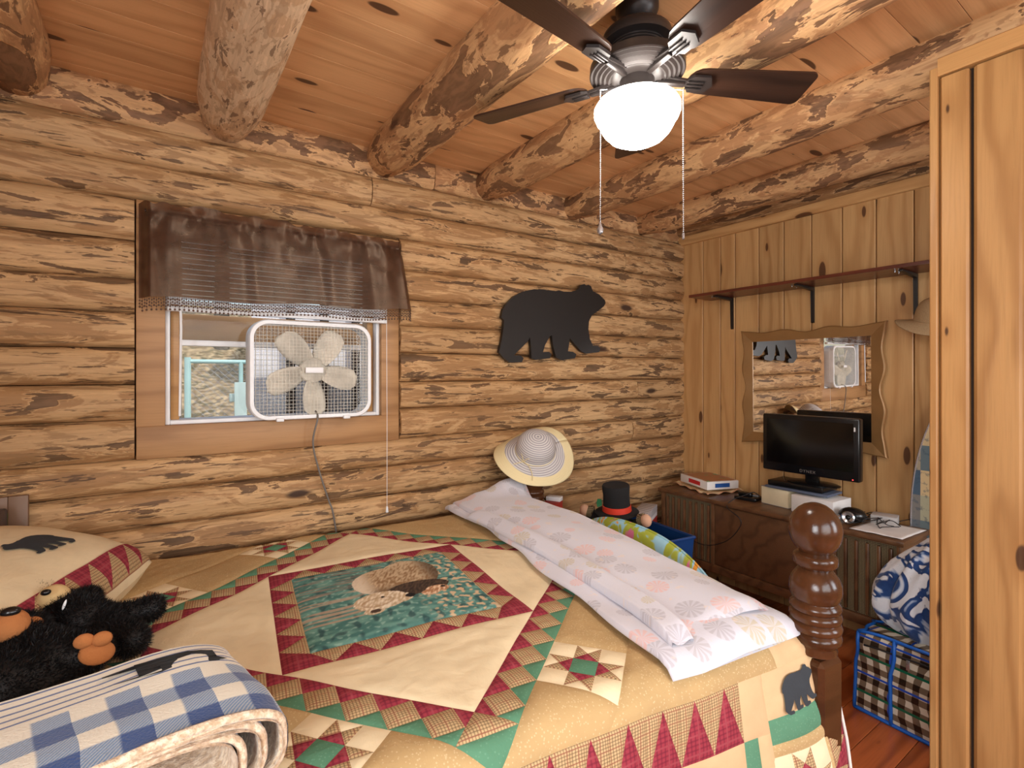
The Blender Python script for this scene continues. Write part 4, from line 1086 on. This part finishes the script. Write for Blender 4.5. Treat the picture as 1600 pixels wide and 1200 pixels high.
for pts in ([hp(.108, a0, .008), hp(.12, a0+.3, .012), hp(.15, a0+.5, .0), hp(.19, a0+.55, -.01)], [hp(.108, a0, .008), hp(.13, a0-.1, .01), hp(.17, a0-.25, -.005)],
            [hp(.108, a0, .008), hp(.10, a0+.35, .03), hp(.105, a0+.2, .045), hp(.108, a0, .01)], [hp(.108, a0, .008), hp(.10, a0-.35, .03), hp(.105, a0-.2, .045), hp(.108, a0, .01)]):
    tube(bm, smooth_path(pts, 6), .0022, 5)
mk('cord_band', bm, m_strawcord, sh, 180)

# ------------------------------------------------------------------ console cabinet
t = NT('speaker_cloth'); s = t.sep(t.obj(rand=False)); a = stripes(t, s[2], 1/.007, .5, .2); b = stripes(t, s[1], 1/.0065, .45, .2)
t.base(t.mix(t.math('MULTIPLY', a, b), s2l((78, 64, 46)), s2l((176, 158, 120))), .8, .2); m_spk = t.m
CY0, CY1, CXF, CXB, CT = -1.512, -.154, -.43, -.085, .668
cn = thing('console_cabinet', 'long dark walnut stereo console with slatted speaker grilles', 'cabinet', (0, 0, 0))
def cb(name, x0, x1, y0, y1, z0, z1, mat=m_walnut, bev=.003, parent=cn, **k):
    c = Vector(((x0+x1)/2, (y0+y1)/2, (z0+z1)/2))
    return mk(name, box(NB(), (0, 0, 0), (x1-x0, y1-y0, z1-z0), bev), mat, parent, 30, loc=c, **k)
cb('body', CXF+.028, CXB, CY0+.01, CY1-.01, .25, CT-.025)
cb('top', CXF-.006, CXB, CY0-.006, CY1+.006, CT-.024, CT, bev=.005)
cb('top_lip', CXF-.010, CXF-.004, CY0-.008, CY1+.008, CT-.016, CT+.003, bev=.002)
cb('bottom_rail', CXF+.004, CXF+.03, CY0+.006, CY1-.006, .225, .275, bev=.008)
YL0, YL1, YR0, YR1 = -.535, -.195, -1.487, -1.203
for y0, y1 in ((CY1-.036, CY1-.008), (CY0+.008, YR0), (YR1, YR1+.02), (YL0-.02, YL0)): cb('stile', CXF+.004, CXF+.03, y0, y1, .272, CT-.024)
cb('door', CXF+.012, CXF+.03, YR1+.022, YL0-.022, .278, CT-.030, bev=.002)
for y0, y1, k in ((YL0, CY1-.036, 8), (YR0, YR1, 6)):
    cb('speaker_cloth', CXF+.020, CXF+.03, y0, y1, .275, CT-.024, m_spk, 0)
    for i in range(k):
        yc = y0+(y1-y0)*(i+.5)/k
        bm = NB(); box(bm, (0, 0, 0), (.016, .017, CT-.05-.275), .006)
        mk('slat', bm, m_walnut, cn, 40, loc=(CXF+.012, yc, (CT-.035+.275)/2))
for x in (CXF+.05, CXB-.05):
    for y in (CY0+.12, CY1-.12):
        bm = NB(); r = bmesh.ops.create_cube(bm, size=1., matrix=Matrix.Translation((0, 0, .12)) @ Matrix.Diagonal((.05, .05, .24, 1)))
        for v in r['verts']:
            if v.co.z < .1: v.co.x *= .6; v.co.y *= .6
        mk('leg', bm, m_walnut, cn, 0, loc=(x, y, 0))

# ------------------------------------------------------------------ things on the console
t = NT('plaid_tea_towel'); u = t.sep(t.uv()); a = stripes(t, u[0], 1/.06, .14, .03); b = stripes(t, u[1], 1/.06, .14, .03); d = stripes(t, t.math('ADD', u[0], .02), 1/.06, .08, .03)
t.base(t.mix(t.math('MULTIPLY', d, .5), t.mix(t.math('MULTIPLY', t.math('MAXIMUM', a, b), .6), s2l((222, 202, 160)), s2l((186, 96, 70))), s2l((160, 150, 96))), .9, .1); m_tea = t.m
gx = Vector((.109, .292, 0)).normalized(); gy = Vector((.276, -.053, 0)).normalized(); gc = Vector((-.304, -.427, .69))
def teaf(i, j):
    p = gc+gx*(-.06+.40*i)+gy*(-.045+.32*j); x = p.x; z = CT+.004+.004*nz(i*7, j*7)
    if x < CXF-.012: z -= (CXF-.012-x)*1.6; x = CXF-.014-.012*math.sin(i*20)*.8-.3*(CXF-.012-x)
    x = min(x, -.012)
    ed = min(i, j, 1-i, 1-j); z += .012*sm(.12, 0, ed)*(.5+.5*math.sin(i*23+j*17))
    return (x, p.y, z, i*.4, j*.32)
tt = mk('tea_towel', gridmesh(40, 36, teaf), m_tea, smooth=180); md = tt.modifiers.new('s', 'SOLIDIFY'); md.thickness = .002; md.offset = 1
tag(tt, 'cream and red checked cloth under the white game box', 'cloth')
gb = thing('game_box', 'white board game box with red and blue title blocks on a checked cloth', 'box', gc+Vector((0, 0, -.003)), math.atan2(gx.y, gx.x))
GL, GW, GH = .30, .235, .052
mk('lid', box(NB(), (GL/2, -GW/2, GH/2), (GL, GW, GH), .0025), m_paper, gb)
t = NT('game_lid_print'); v = t.obj(rand=False); n = t.noise(v, 9., 5., .7); vo = t.n('ShaderNodeTexVoronoi'); t.set(vo.inputs['Vector'], v); vo.inputs['Scale'].default_value = 28.
t.base(t.mix(t.step(n, .48, .52), t.mix(.35, s2l((92, 116, 66)), vo.outputs['Color']), s2l((176, 120, 84))), .35, .5); m_lidprint = t.m
mk('lid_print', box(NB(), (GL/2, -GW/2, GH+.0004), (GL*.92, GW*.92, .0008)), m_lidprint, gb, 0)
m_bluep, m_redp = plain('blue_print', (26, 78, 150), .5), plain('red_print', (196, 40, 44), .5)
mk('title_block', box(NB(), (GL*.46, .0006, GH*.52), (GL*.42, .0012, GH*.5)), m_redp, gb, 0, label='red title block')
mk('title_block', box(NB(), (-.0006, -GW*.48, GH*.5), (.0012, GW*.46, GH*.5)), m_bluep, gb, 0, label='blue title block')
def onc(name, label, cat, y0, y1, x0, x1, z0, z1, mat, bev=.003, rz=0.):
    o = mk(name, box(NB(), (0, 0, (z1-z0)/2), (x1-x0, y1-y0, z1-z0), bev), mat, None, 30, loc=((x0+x1)/2, (y0+y1)/2, z0), rot=(0, 0, rz)); tag(o, label, cat); return o
ph = thing('phone_dock', 'black phone dock lying between the cloth and the thick book', 'phone dock', (-.24, -.665, CT), R(8))
mk('base', box(NB(), (0, 0, .011), (.10, .13, .022), .006), m_black, ph); mk('handset', box(NB(), (.0, .015, .032), (.04, .08, .022), .008), m_black, ph); mk('tray', box(NB(), (.03, -.03, .025), (.03, .05, .008), .002), m_grey, ph)
bk_ = thing('thick_book', 'thick paperback with cream page edges under the disc player', 'book', (-.185, -.845, CT), R(-6))
mk('pages', box(NB(), (0, 0, .0515), (.15, .165, .097), .001), plain('cream_pages', (226, 212, 178), .9), bk_); mk('cover', box(NB(), (.003, 0, .1015), (.155, .17, .003), .001), m_grey, bk_); mk('cover', box(NB(), (.003, 0, .0015), (.155, .17, .003), .001), m_grey, bk_)
onc('white_carton', 'white carton lying under the disc player beside the thick book', 'box', -1.175, -.955, -.30, -.11, CT, CT+.094, m_paper, .002, R(-3))
onc('notebook', 'slate blue notebook between the carton and the disc player', 'notebook', -1.13, -.79, -.275, -.10, CT+.1045, CT+.1175, plain('slate_cover', (86, 96, 116), .5), .002)
dvd = onc('disc_player', 'slim black disc player under the television stand', 'disc player', -1.10, -.80, -.265, -.09, CT+.119, CT+.148, m_black, .004)
tv = thing('television', 'small black flat television standing on the disc player', 'television', (-.18, -1.015, CT+.1485))
TZ0, TZ1, TY0, TY1 = .872-CT-.1485, 1.20-CT-.1485, -.255, .253
mk('stand_base', lathe(NB(), [(0, 0), (.13, 0), (.132, .005), (.12, .010), (.03, .016), (0, .016)], 40, mat=Matrix.Diagonal((.62, 1.05, 1, 1))), m_black, tv)
mk('stand_neck', box(NB(), (-.01, 0, .055), (.03, .07, .09), .006), m_black, tv)
mk('cabinet', box(NB(), (-.045, -.001, (TZ0+TZ1)/2), (.05, TY1-TY0, TZ1-TZ0), .008), m_black, tv)
sc_ = mk('screen', box(NB(), (-.0702, -.001, (TZ0+TZ1)/2+.012), (.002, TY1-TY0-.05, TZ1-TZ0-.075), .0005), m_screen, tv, 0)
mk('power_light', box(NB(), (-.0705, TY0+.03, TZ0+.012), (.002, .005, .005), .0005), m_led, tv, 0)
mk('energy_sticker', box(NB(), (-.0705, TY0+.028, TZ1-.055), (.001, .02, .022)), m_paper, tv, 0)
def lettering(text, size, mat, parent, mtx, name='lettering'):
    cu = bpy.data.curves.new(name, 'FONT'); cu.body = text; cu.size = size; cu.extrude = .0003; cu.align_x = 'CENTER'; cu.space_character = 1.25
    o = bpy.data.objects.new(name, cu); COL.objects.link(o); dg = bpy.context.evaluated_depsgraph_get(); me = bpy.data.meshes.new_from_object(o.evaluated_get(dg)); bpy.data.objects.remove(o)
    me.materials.clear(); me.materials.append(mat); o = bpy.data.objects.new(name, me); COL.objects.link(o); o.parent = parent; o.matrix_local = mtx; return o
lettering('DYNEX', .022, m_silver, tv, basis((0, -1, 0), (0, 0, 1), (-.0708, -.001, TZ0+.014)))
gd = thing('handheld_gadget', 'black and silver handheld gadget lying among the cables', 'gadget', (-.28, -1.25, CT), R(25))
bm = NB(); ellip(bm, (0, 0, .042), (.05, .062, .04)); mk('shell', bm, m_black, gd, 180)
mk('lens_ring', lathe(NB(), [(.012, 0), (.026, 0), (.03, .008), (.024, .014), (.012, .01)], 24, mat=Matrix.Translation((-.045, .02, .038)) @ toward((-1, .3, .2))), m_silver, gd)
mk('lens', ellip(NB(), (-.046, .02, .038), (.012, .012, .012)), m_black, gd, 180)
mk('handle', tube(NB(), smooth_path([(-.02, .05, .03), (-.03, .09, .015), (-.02, .12, .012)], 5), [.016]*10+[.012], 10), m_silver, gd, 180)
onc('grey_adapter', 'light grey box behind the gadget on the cabinet top', 'box', -1.40, -1.29, -.19, -.10, CT, CT+.045, plain('pale_grey_plastic', (176, 170, 166), .5), .004, R(12))
bc = NB(); ellip(bc, (0, 0, .03), (.05, .04, .03), sub=4)
for v in bc.verts: v.co += v.co.normalized()*.012*nz(*(v.co*40))
o = mk('blue_rag', bc, plain('bright_blue_cloth', (36, 98, 172), .8), None, 180, loc=(-.345, -1.135, CT-.002)); tag(o, 'crumpled bright blue rag beside the black gadget', 'rag')
pp_ = mk('paper_sheet', gridmesh(12, 12, lambda i, j: (-.405+.26*i+.01*j, -1.285-.215*j-.015*i, CT+.0042+.003*abs(nz(i*3, j*3)), i, j)), m_paper, smooth=180); md = pp_.modifiers.new('s', 'SOLIDIFY'); md.thickness = .0015; md.offset = -1
tag(pp_, 'white sheet of paper at the end of the cabinet', 'paper')
def cable(label, pts, r=.0026, mat=m_cord, n=8):
    o = mk('cable', tube(NB(), smooth_path(pts, n), r, 6), mat, None, 180); tag(o, label, 'cable'); return o
zt = CT+.006
cable('black cable looping down the front of the cabinet', [(-.24, -.735, zt+.03), (-.27, -.715, zt+.05), (-.32, -.69, zt+.035), (-.40, -.665, zt+.015), (CXF-.016, -.655, CT-.02), onT(1158, 815, CXF-.02), onT(1140, 842, CXF-.022), onT(1110, 852, CXF-.022), onT(1085, 846, CXF-.03), onT(1062, 832, CXF-.04)])
rnd = random.Random(8)
for k in range(4):
    pts = [(-.10-.03*k, -1.20-.05*k, zt+.03)]
    for q in range(7): pts.append((-.36+.30*rnd.random(), -1.24-.03*q-.02*rnd.random(), zt+.004+.028*rnd.random()))
    cable(['thin black cable tangled over the paper sheet', 'black cable curling behind the gadget', 'black cable lying across the grey box', 'loose black cable end on the paper'][k], pts, .0022)

# ------------------------------------------------------------------ mirror on the boarded wall
MY0, MY1, MZ0, MZ1 = -1.318, -.50, .985, 1.715
mr = thing('wall_mirror', 'wall mirror in a scalloped gold-brown wooden frame above the television', 'mirror', (-.012, (MY0+MY1)/2, MZ0), rot=(0, R(-.7), 0))
MWd, MHt = MY1-MY0, MZ1-MZ0; fw = .075
def wavy(s, L):   # scallop offset along one side
    x = s/L; return -.018*math.sin(PI*x)**.5*(1 if 0 < x < 1 else 0)+.012*math.cos(2*PI*x*3)*math.sin(PI*x)
sides = []
nS = 40
def outl(k, s):
    if k == 0: return (-MWd/2+s*MWd, -wavy(s, 1)*1.+0)          # bottom
    if k == 1: return (MWd/2+wavy(s, 1), s*MHt)
    if k == 2: return (MWd/2-s*MWd, MHt+wavy(s, 1))
    return (-MWd/2-wavy(s, 1), MHt-s*MHt)
ic = [(-MWd/2+fw, fw), (MWd/2-fw, fw), (MWd/2-fw, MHt-fw), (-MWd/2+fw, MHt-fw)]
for k in range(4):
    bm = NB(); A = []; 
    for i in range(nS+1):
        s = i/nS; o_ = outl(k, s); a, b = ic[k], ic[(k+1) % 4]; n_ = (a[0]+(b[0]-a[0])*s, a[1]+(b[1]-a[1])*s)
        m1 = (o_[0]*.9+n_[0]*.1, o_[1]*.9+n_[1]*.1); m2 = (o_[0]*.12+n_[0]*.88, o_[1]*.12+n_[1]*.88)
        A.append([bm.verts.new((x, y, z)) for (y, z), x in ((o_, .0), (o_, -.022), (m1, -.026), (m2, -.016), (n_, -.014), (n_, .0))])
    for p, q in zip(A, A[1:]):
        for j in range(6): bm.faces.new((p[j], p[(j+1) % 6], q[(j+1) % 6], q[j]))
    bm.faces.new(A[0][::-1]); bm.faces.new(A[-1])
    mk('frame_side', bm, m_gold, mr, 30)
mk('mirror_glass', box(NB(), (-.008, 0, MHt/2), (.006, MWd-2*fw+.01, MHt-2*fw+.01)), m_mirror, mr, 0)

# ------------------------------------------------------------------ shelf on brackets
sf = thing('wall_shelf', 'long narrow mahogany shelf on black brackets above the mirror', 'shelf', (0, 0, 0))
board('shelf_board', 2.3, .245, .018, m_shelf, sf, (0, -1, 0), (1, 0, 0), (-.25, -.25, 1.965), .002)
for k in range(3): mk('front_bead', box(NB(), (-.25+.006-.0*k, -1.4, 1.950+.0045*k), (.012, 2.3, .003), .0012), m_shelf, sf, 0) if k == 1 else None
for y in (-.416, -.933, -1.434):
    br = mk('bracket', prism(NB(), [Vector(p) for p in ((-.004, y-.009, 1.945), (-.21, y-.009, 1.945), (-.21, y-.009, 1.937), (-.018, y-.009, 1.925), (-.012, y-.009, 1.74), (-.004, y-.009, 1.735))], (0, .018, 0)), m_matblack, sf, 0)
    for x in (-.19, -.14): mk('screw', tube(NB(), [(x, y+.03, 1.936), (x, y+.03, 1.948)], .003, 6), m_silver, br)

# ------------------------------------------------------------------ bucket hat hanging on the wall
t = NT('khaki_canvas'); n = t.noise(t.obj(), 240., 2.); t.base(t.mix(n, s2l((150, 124, 92)), s2l((196, 170, 132))), .95, .1); m_khaki = t.m
bh = thing('bucket_hat', 'tan canvas brimmed hat hanging on the boarded wall below the shelf', 'hat', (-.13, -1.555, 1.675), rot=(R(12), R(-8), 0))
def bhf(i, j):
    a = 2*PI*i
    if j < .5: q = j/.5; r = .088*math.sin(min(1, q*1.05)*PI/2)**.7+.004; z = .12-.115*q**2.2
    else: q = (j-.5)/.5; r = .092+.075*q; z = .004-.03*q-.02*q*math.cos(2*a)
    return (r*math.cos(a)*.82, r*math.sin(a), z, i, j)
o = mk('hat_body', gridmesh(48, 30, bhf), m_khaki, bh, 180); md = o.modifiers.new('s', 'SOLIDIFY'); md.thickness = .003
mk('hat_band', tube(NB(), [(.0935*.82*math.cos(2*PI*k/40), .0935*math.sin(2*PI*k/40), .008) for k in range(41)], .004, 6), m_khaki, bh, 180)

# ------------------------------------------------------------------ ironing board leaning in the corner behind the partition
t = NT('nautical_cover'); u = t.uv(); s = t.sep(u); ck = t.n('ShaderNodeTexChecker'); t.set(ck.inputs['Vector'], t.uv((9, 7, 1))); ck.inputs['Scale'].default_value = 1.
vo = t.n('ShaderNodeTexVoronoi', distance='CHEBYCHEV'); t.set(vo.inputs['Vector'], t.uv((11, 8, 1))); vo.inputs['Scale'].default_value = 1.; vo.inputs['Randomness'].default_value = 0.
cs = t.sep(vo.outputs['Color']); n = t.noise(u, 30., 4., .6)
c = t.ramp(cs[0], [(0, s2l((212, 186, 140))), (.33, s2l((150, 160, 142))), (.6, s2l((72, 92, 112))), (.8, s2l((206, 182, 138)))])
t.base(t.mix(t.math('MULTIPLY', t.step(n, .55, .62), .5), c, s2l((70, 86, 100))), .9, .1); m_naut = t.m
ib = thing('ironing_board', 'ironing board with a patchwork nautical cover leaning on the boarded wall', 'ironing board', (-.056, -1.605, .012), rot=(0, R(.8), 0))
def ibw(s): return .175*(1-((s-.5)/.5)**2.3)**.85 if s > .5 else .175-.02*sm(.1, 0, s)
io = [(-ibw(k/40), 1.36*k/40) for k in range(41)]+[(ibw(k/40), 1.36*k/40) for k in range(39, -1, -1)]
def ibm(x, y): return (-.012+.0*x, x, y)
cov = mk('cover', mapped_poly(io, lambda x, y: (-.016, x, y), .06), m_naut, ib, 180)
mk('board_core', prism(NB(), [Vector((-.015, x, y)) for x, y in io], (.02, 0, 0)), m_grey, ib, 0)
mk('rim_wire', tube(NB(), [(-.016, x, y) for x, y in io], .0045, 6), m_silver, ib, 180)

# ------------------------------------------------------------------ plaid bag and towels
t = NT('plaid_laminate'); s = t.sep(t.obj(rand=False)); X = t.math('ADD', s[1], t.math('MULTIPLY', s[0], .7)); Zc = t.math('ADD', s[2], t.math('MULTIPLY', s[0], .5))
a = stripes(t, X, 1/.052, .5, .03); b = stripes(t, Zc, 1/.052, .5, .03)
c = t.mix(t.math('MAXIMUM', a, b), s2l((206, 196, 176)), s2l((112, 96, 78))); c = t.mix(t.math('MULTIPLY', a, b), c, s2l((40, 30, 24)))
c = t.mix(stripes(t, X, 1/.156, .07, .01), c, s2l((34, 74, 168))); c = t.mix(stripes(t, Zc, 1/.156, .07, .01), c, s2l((18, 92, 66))); c = t.mix(stripes(t, t.math('ADD', Zc, .075), 1/.156, .06, .01), c, s2l((34, 74, 168)))
t.base(c, .22, .5); t.bump(t.noise(t.obj(rand=False), 9., 3.), .3, .02); m_plaidbag = t.m
m_bluetrim = plain('blue_trim', (24, 96, 186), .4)
bg_ = thing('plaid_bag', 'brown and white plaid laminated storage bag with blue trim on the floor', 'bag', (-.605, -1.70, .003), R(-4))
BX, BY, BZ = .155, .25, .34
def bagp(x, y, z):
    k = z; return Vector((x*BX*(1-.10*k)+.03*nz(y*1.6, z*3, 1.)*z+.02*(1-abs(y))*(x)*math.sin(PI*z), y*BY*(1-.05*k*k)+.03*nz(x*2, z*3, 5.)*z, z*BZ+.02*nz(x*1.5, y*1.5, 9.)*k-.02*k*abs(y)**3))
bm = NB(); bmesh.ops.create_cube(bm, size=2.); bmesh.ops.subdivide_edges(bm, edges=bm.edges[:], cuts=11, use_grid_fill=True)
for v in bm.verts:
    q = bagp(v.co.x, v.co.y, (v.co.z+1)/2); q.z = max(q.z, 0); v.co = q+v.co.normalized()*.008*nz(v.co.x*5, v.co.y*5, v.co.z*5)*(1 if v.co.z > -.9 else 0)
mk('bag_body', bm, m_plaidbag, bg_, 60)
for pts in ([(-1, y/10, 0) for y in range(-10, 11)], [(-1, -1, z/10) for z in range(11)], [(-1, 1, z/10) for z in range(11)], [(-1, y/10, 1) for y in range(-10, 11)], [(x/10, 1, 1) for x in range(-10, 11)], [(x/10, 1, 0) for x in range(-10, 11)], [(-1.01, .45, z/10) for z in range(11)], [(-1.01, -.55, z/10) for z in range(11)]):
    mk('trim', tube(NB(), [bagp(*p)+Vector((-.003, 0, .004)) for p in pts], .007, 6), m_bluetrim, bg_, 180)
mk('zip_line', tube(NB(), [bagp(-1.02, y/10, .86) for y in range(-9, 10)], .004, 5), m_matblack, bg_, 180)
mk('zip_pull', box(NB(), bagp(-1.06, .25, .80), (.004, .012, .04), .001), m_silver, bg_)
t = NT('blue_swirl_towel'); v = t.obj((1, 1, 1), False); n = t.noise(v, 5.5, 2., .4, 2.2)
c = t.ramp(n, [(0, s2l((210, 212, 218))), (.42, s2l((214, 216, 220))), (.44, s2l((36, 60, 108))), (.54, s2l((46, 74, 124))), (.56, s2l((138, 156, 186))), (.62, s2l((220, 222, 226))), (1, s2l((200, 206, 216)))])
t.base(c, .95, .1, sheen=.3); t.bump(t.noise(v, 190., 2.), .5, .003); m_towel = t.m
tw = NB(); ellip(tw, (0, 0, 0), (1, 1, 1), sub=5)
for v in tw.verts:
    p = v.co.copy(); z = (p.z+1)/2; k = 1-.62*z**1.2
    q = Vector((p.x*.19*k+.06*z, p.y*.28*k-.05*z+.03, .45*z))
    an = math.atan2(p.y, p.x); q += Vector((p.x, p.y, 0))*.018*(math.sin(an*9+z*5)+.6*math.sin(an*17+2))*(1-.3*z)+Vector((0, 0, .02))*nz(p.x*3, p.y*3, p.z*3)
    v.co = q
o = mk('beach_towel', tw, m_towel, None, 180, loc=(-.59, -1.69, .325)); tag(o, 'blue and white swirl patterned towel heaped on the plaid bag', 'towel')

# ------------------------------------------------------------------ corner behind the bed foot: bin, doll, cartons, cushion
bn = thing('storage_bin', 'blue plastic storage bin behind the bed foot', 'bin', (-1.06, -.46, 0), R(-7))
def binwall(bm, w0, d0, w1, d1, h, th):
    lo = [(-w0, -d0), (w0, -d0), (w0, d0), (-w0, d0)]; hi = [(-w1, -d1), (w1, -d1), (w1, d1), (-w1, d1)]
    rings = [[(x, y, 0) for x, y in lo], [(x, y, h) for x, y in hi], [(x*(1-th/w1), y*(1-th/d1), h) for x, y in hi], [(x*(1-th/w0), y*(1-th/d0), th) for x, y in lo]]
    R_ = [[bm.verts.new(p) for p in r] for r in rings]
    for a, b in zip(R_, R_[1:]):
        for k in range(4): bm.faces.new((a[k], a[(k+1) % 4], b[(k+1) % 4], b[k]))
    bm.faces.new(R_[0][::-1]); bm.faces.new(R_[-1]); return bm
mk('tub', binwall(NB(), .19, .21, .22, .25, .57, .006), m_bluebin, bn, 0)
mk('rim', tube(NB(), [(x, y, .57) for x, y in ((-.22, -.25), (.22, -.25), (.22, .25), (-.22, .25), (-.22, -.25))], .010, 6), m_bluebin, bn, 0)
dl = thing('doll', 'doll in a black top hat with red ribbon sitting in the blue bin', 'doll', (-1.12, -.44, .335), rot=(R(0), R(-6), R(20)))
me = blob([((0, 0, .10), .11), ((0, 0, .20), .10), ((0, 0, .28), .085), ((0, 0, .33), .07)]+limb((0, -.06, .27), (-.02, -.16, .33), .04, .03)+limb((0, .06, .27), (-.02, .16, .33), .04, .03), .01)
me.materials.append(m_felt); me.shade_smooth(); o = bpy.data.objects.new('body', me); COL.objects.link(o); o.parent = dl
for s in (-1, 1):
    mk('hand', ellip(NB(), (-.035, s*.175, .345), (.026, .030, .034)), m_skin, dl, 180); mk('plaid_cuff', lathe(NB(), [(.024, -.016), (.034, -.012), (.034, .014), (.026, .02)], 18, mat=Matrix.Translation((-.02, s*.148, .338)) @ toward((-.2, s, .3))), m_spk, dl)
mk('top_hat', lathe(NB(), [(0, .35), (.115, .35), (.118, .354), (.112, .358), (.076, .36), (.072, .38), (.070, .45), (.074, .495), (.070, .503), (0, .500)], 36), m_felt, dl, 40)
mk('hat_ribbon', lathe(NB(), [(.077, .362), (.079, .364), (.0765, .392), (.0735, .394)], 36), m_red, dl)
mk('holly_leaf', prism(NB(), [Vector((-.06, .056, .40)), Vector((-.07, .075, .39)), Vector((-.06, .085, .41)), Vector((-.052, .082, .43)), Vector((-.05, .064, .43))], (-.006, .002, 0)), m_greenleaf, dl, 0)
t = NT('carton_print'); s = t.sep(t.obj(rand=False)); t.base(t.mix(t.step(s[2], .50, .501), s2l((164, 44, 34)), t.mix(t.math('MULTIPLY', stripes(t, s[1], 1/.022, .5, .1), t.step(s[2], .52, .53)), s2l((222, 218, 216)), s2l((120, 110, 112)))), .6, .3); m_carton = t.m
ca = mk('carton', box(NB(), (0, 0, .285), (.10, .27, .57), .003), m_carton, None, 30, loc=(-.62, -.19, .0), rot=(0, 0, R(-62))); tag(ca, 'red carton with a white printed top beside the console cabinet', 'box')
cb2 = thing('tall_carton', 'red and white carton standing behind the bed foot under the straw hat', 'box', (-1.37, -.16, 0), R(30))
mk('carton_body', box(NB(), (0, 0, .355), (.12, .09, .71), .003), m_redplastic, cb2); mk('white_flap', box(NB(), (.045, .0, .722), (.05, .085, .024), .002), m_paper, cb2)
t = NT('tie_dye_cloth'); v = t.obj((1, 1, 1), False); n = t.noise(v, 9., 3., .5, .8); n2 = t.noise(t.obj((1, 1, 1), True), 6., 2., .5)
c = t.ramp(n, [(0, s2l((214, 120, 152))), (.40, s2l((214, 120, 152))), (.43, s2l((166, 178, 66))), (.50, s2l((176, 186, 78))), (.53, s2l((160, 208, 226))), (.60, s2l((164, 210, 228))), (.63, s2l((232, 160, 64)))])
t.base(c, .9, .1); t.bump(t.noise(v, 60., 3.), .2, .004); m_tie = t.m
rc = thing('oval_cushion', 'large rounded cushion with a pink, green and blue blotch print at the bed foot', 'cushion', bedw(-.165, .66, 0), BROT)
bm = NB(); ellip(bm, (0, 0, 0), (1, 1, 1), sub=5)
for v in bm.verts:
    p = v.co; k = math.sqrt(p.y*p.y+p.z*p.z); sg = lambda x, e: abs(x)**e*(1 if x > 0 else -1)
    v.co = Vector((sg(p.x, .8)*.055, sg(p.y, .85)*.52, .385+sg(p.z, .85)*.383))
mk('cushion_body', bm, m_tie, rc, 180)
mk('seam_piping', tube(NB(), [(0, .522*(abs(math.cos(a))**.85)*(1 if math.cos(a) > 0 else -1), .386+.384*(abs(math.sin(a))**.85)*(1 if math.sin(a) > 0 else -1)) for a in [2*PI*k/72 for k in range(73)]], .005, 5), m_tie, rc, 180)

# ------------------------------------------------------------------ framed picture behind the pillow
fr_ = thing('framed_picture', 'brown wooden frame with a green picture leaning on the logs behind the pillow', 'picture', (-3.555, -.062, .66), rot=(R(-2), 0, 0))
m_frame = plain('brown_frame_wood', (120, 92, 70), .5)
for x0, x1, z0, z1 in ((-.05, 0, 0, .365), (-.45, -.40, 0, .365), (-.40, -.05, .31, .365), (-.40, -.05, 0, .05)):
    mk('frame_bar', box(NB(), ((x0+x1)/2, 0, (z0+z1)/2), (x1-x0, .02, z1-z0), .003), m_frame, fr_)
t = NT('meadow_print'); n = t.noise(t.obj(rand=False), 60., 4., .7); n2 = t.noise(t.obj(rand=False), 14., 2.)
t.base(t.mix(t.step(n2, .80, .84), t.mix(n, s2l((40, 100, 34)), s2l((120, 196, 84))), s2l((190, 112, 60))), .4, .4); 
mk('picture', box(NB(), (-.225, -.002, .18), (.36, .006, .27)), t.m, fr_, 0)
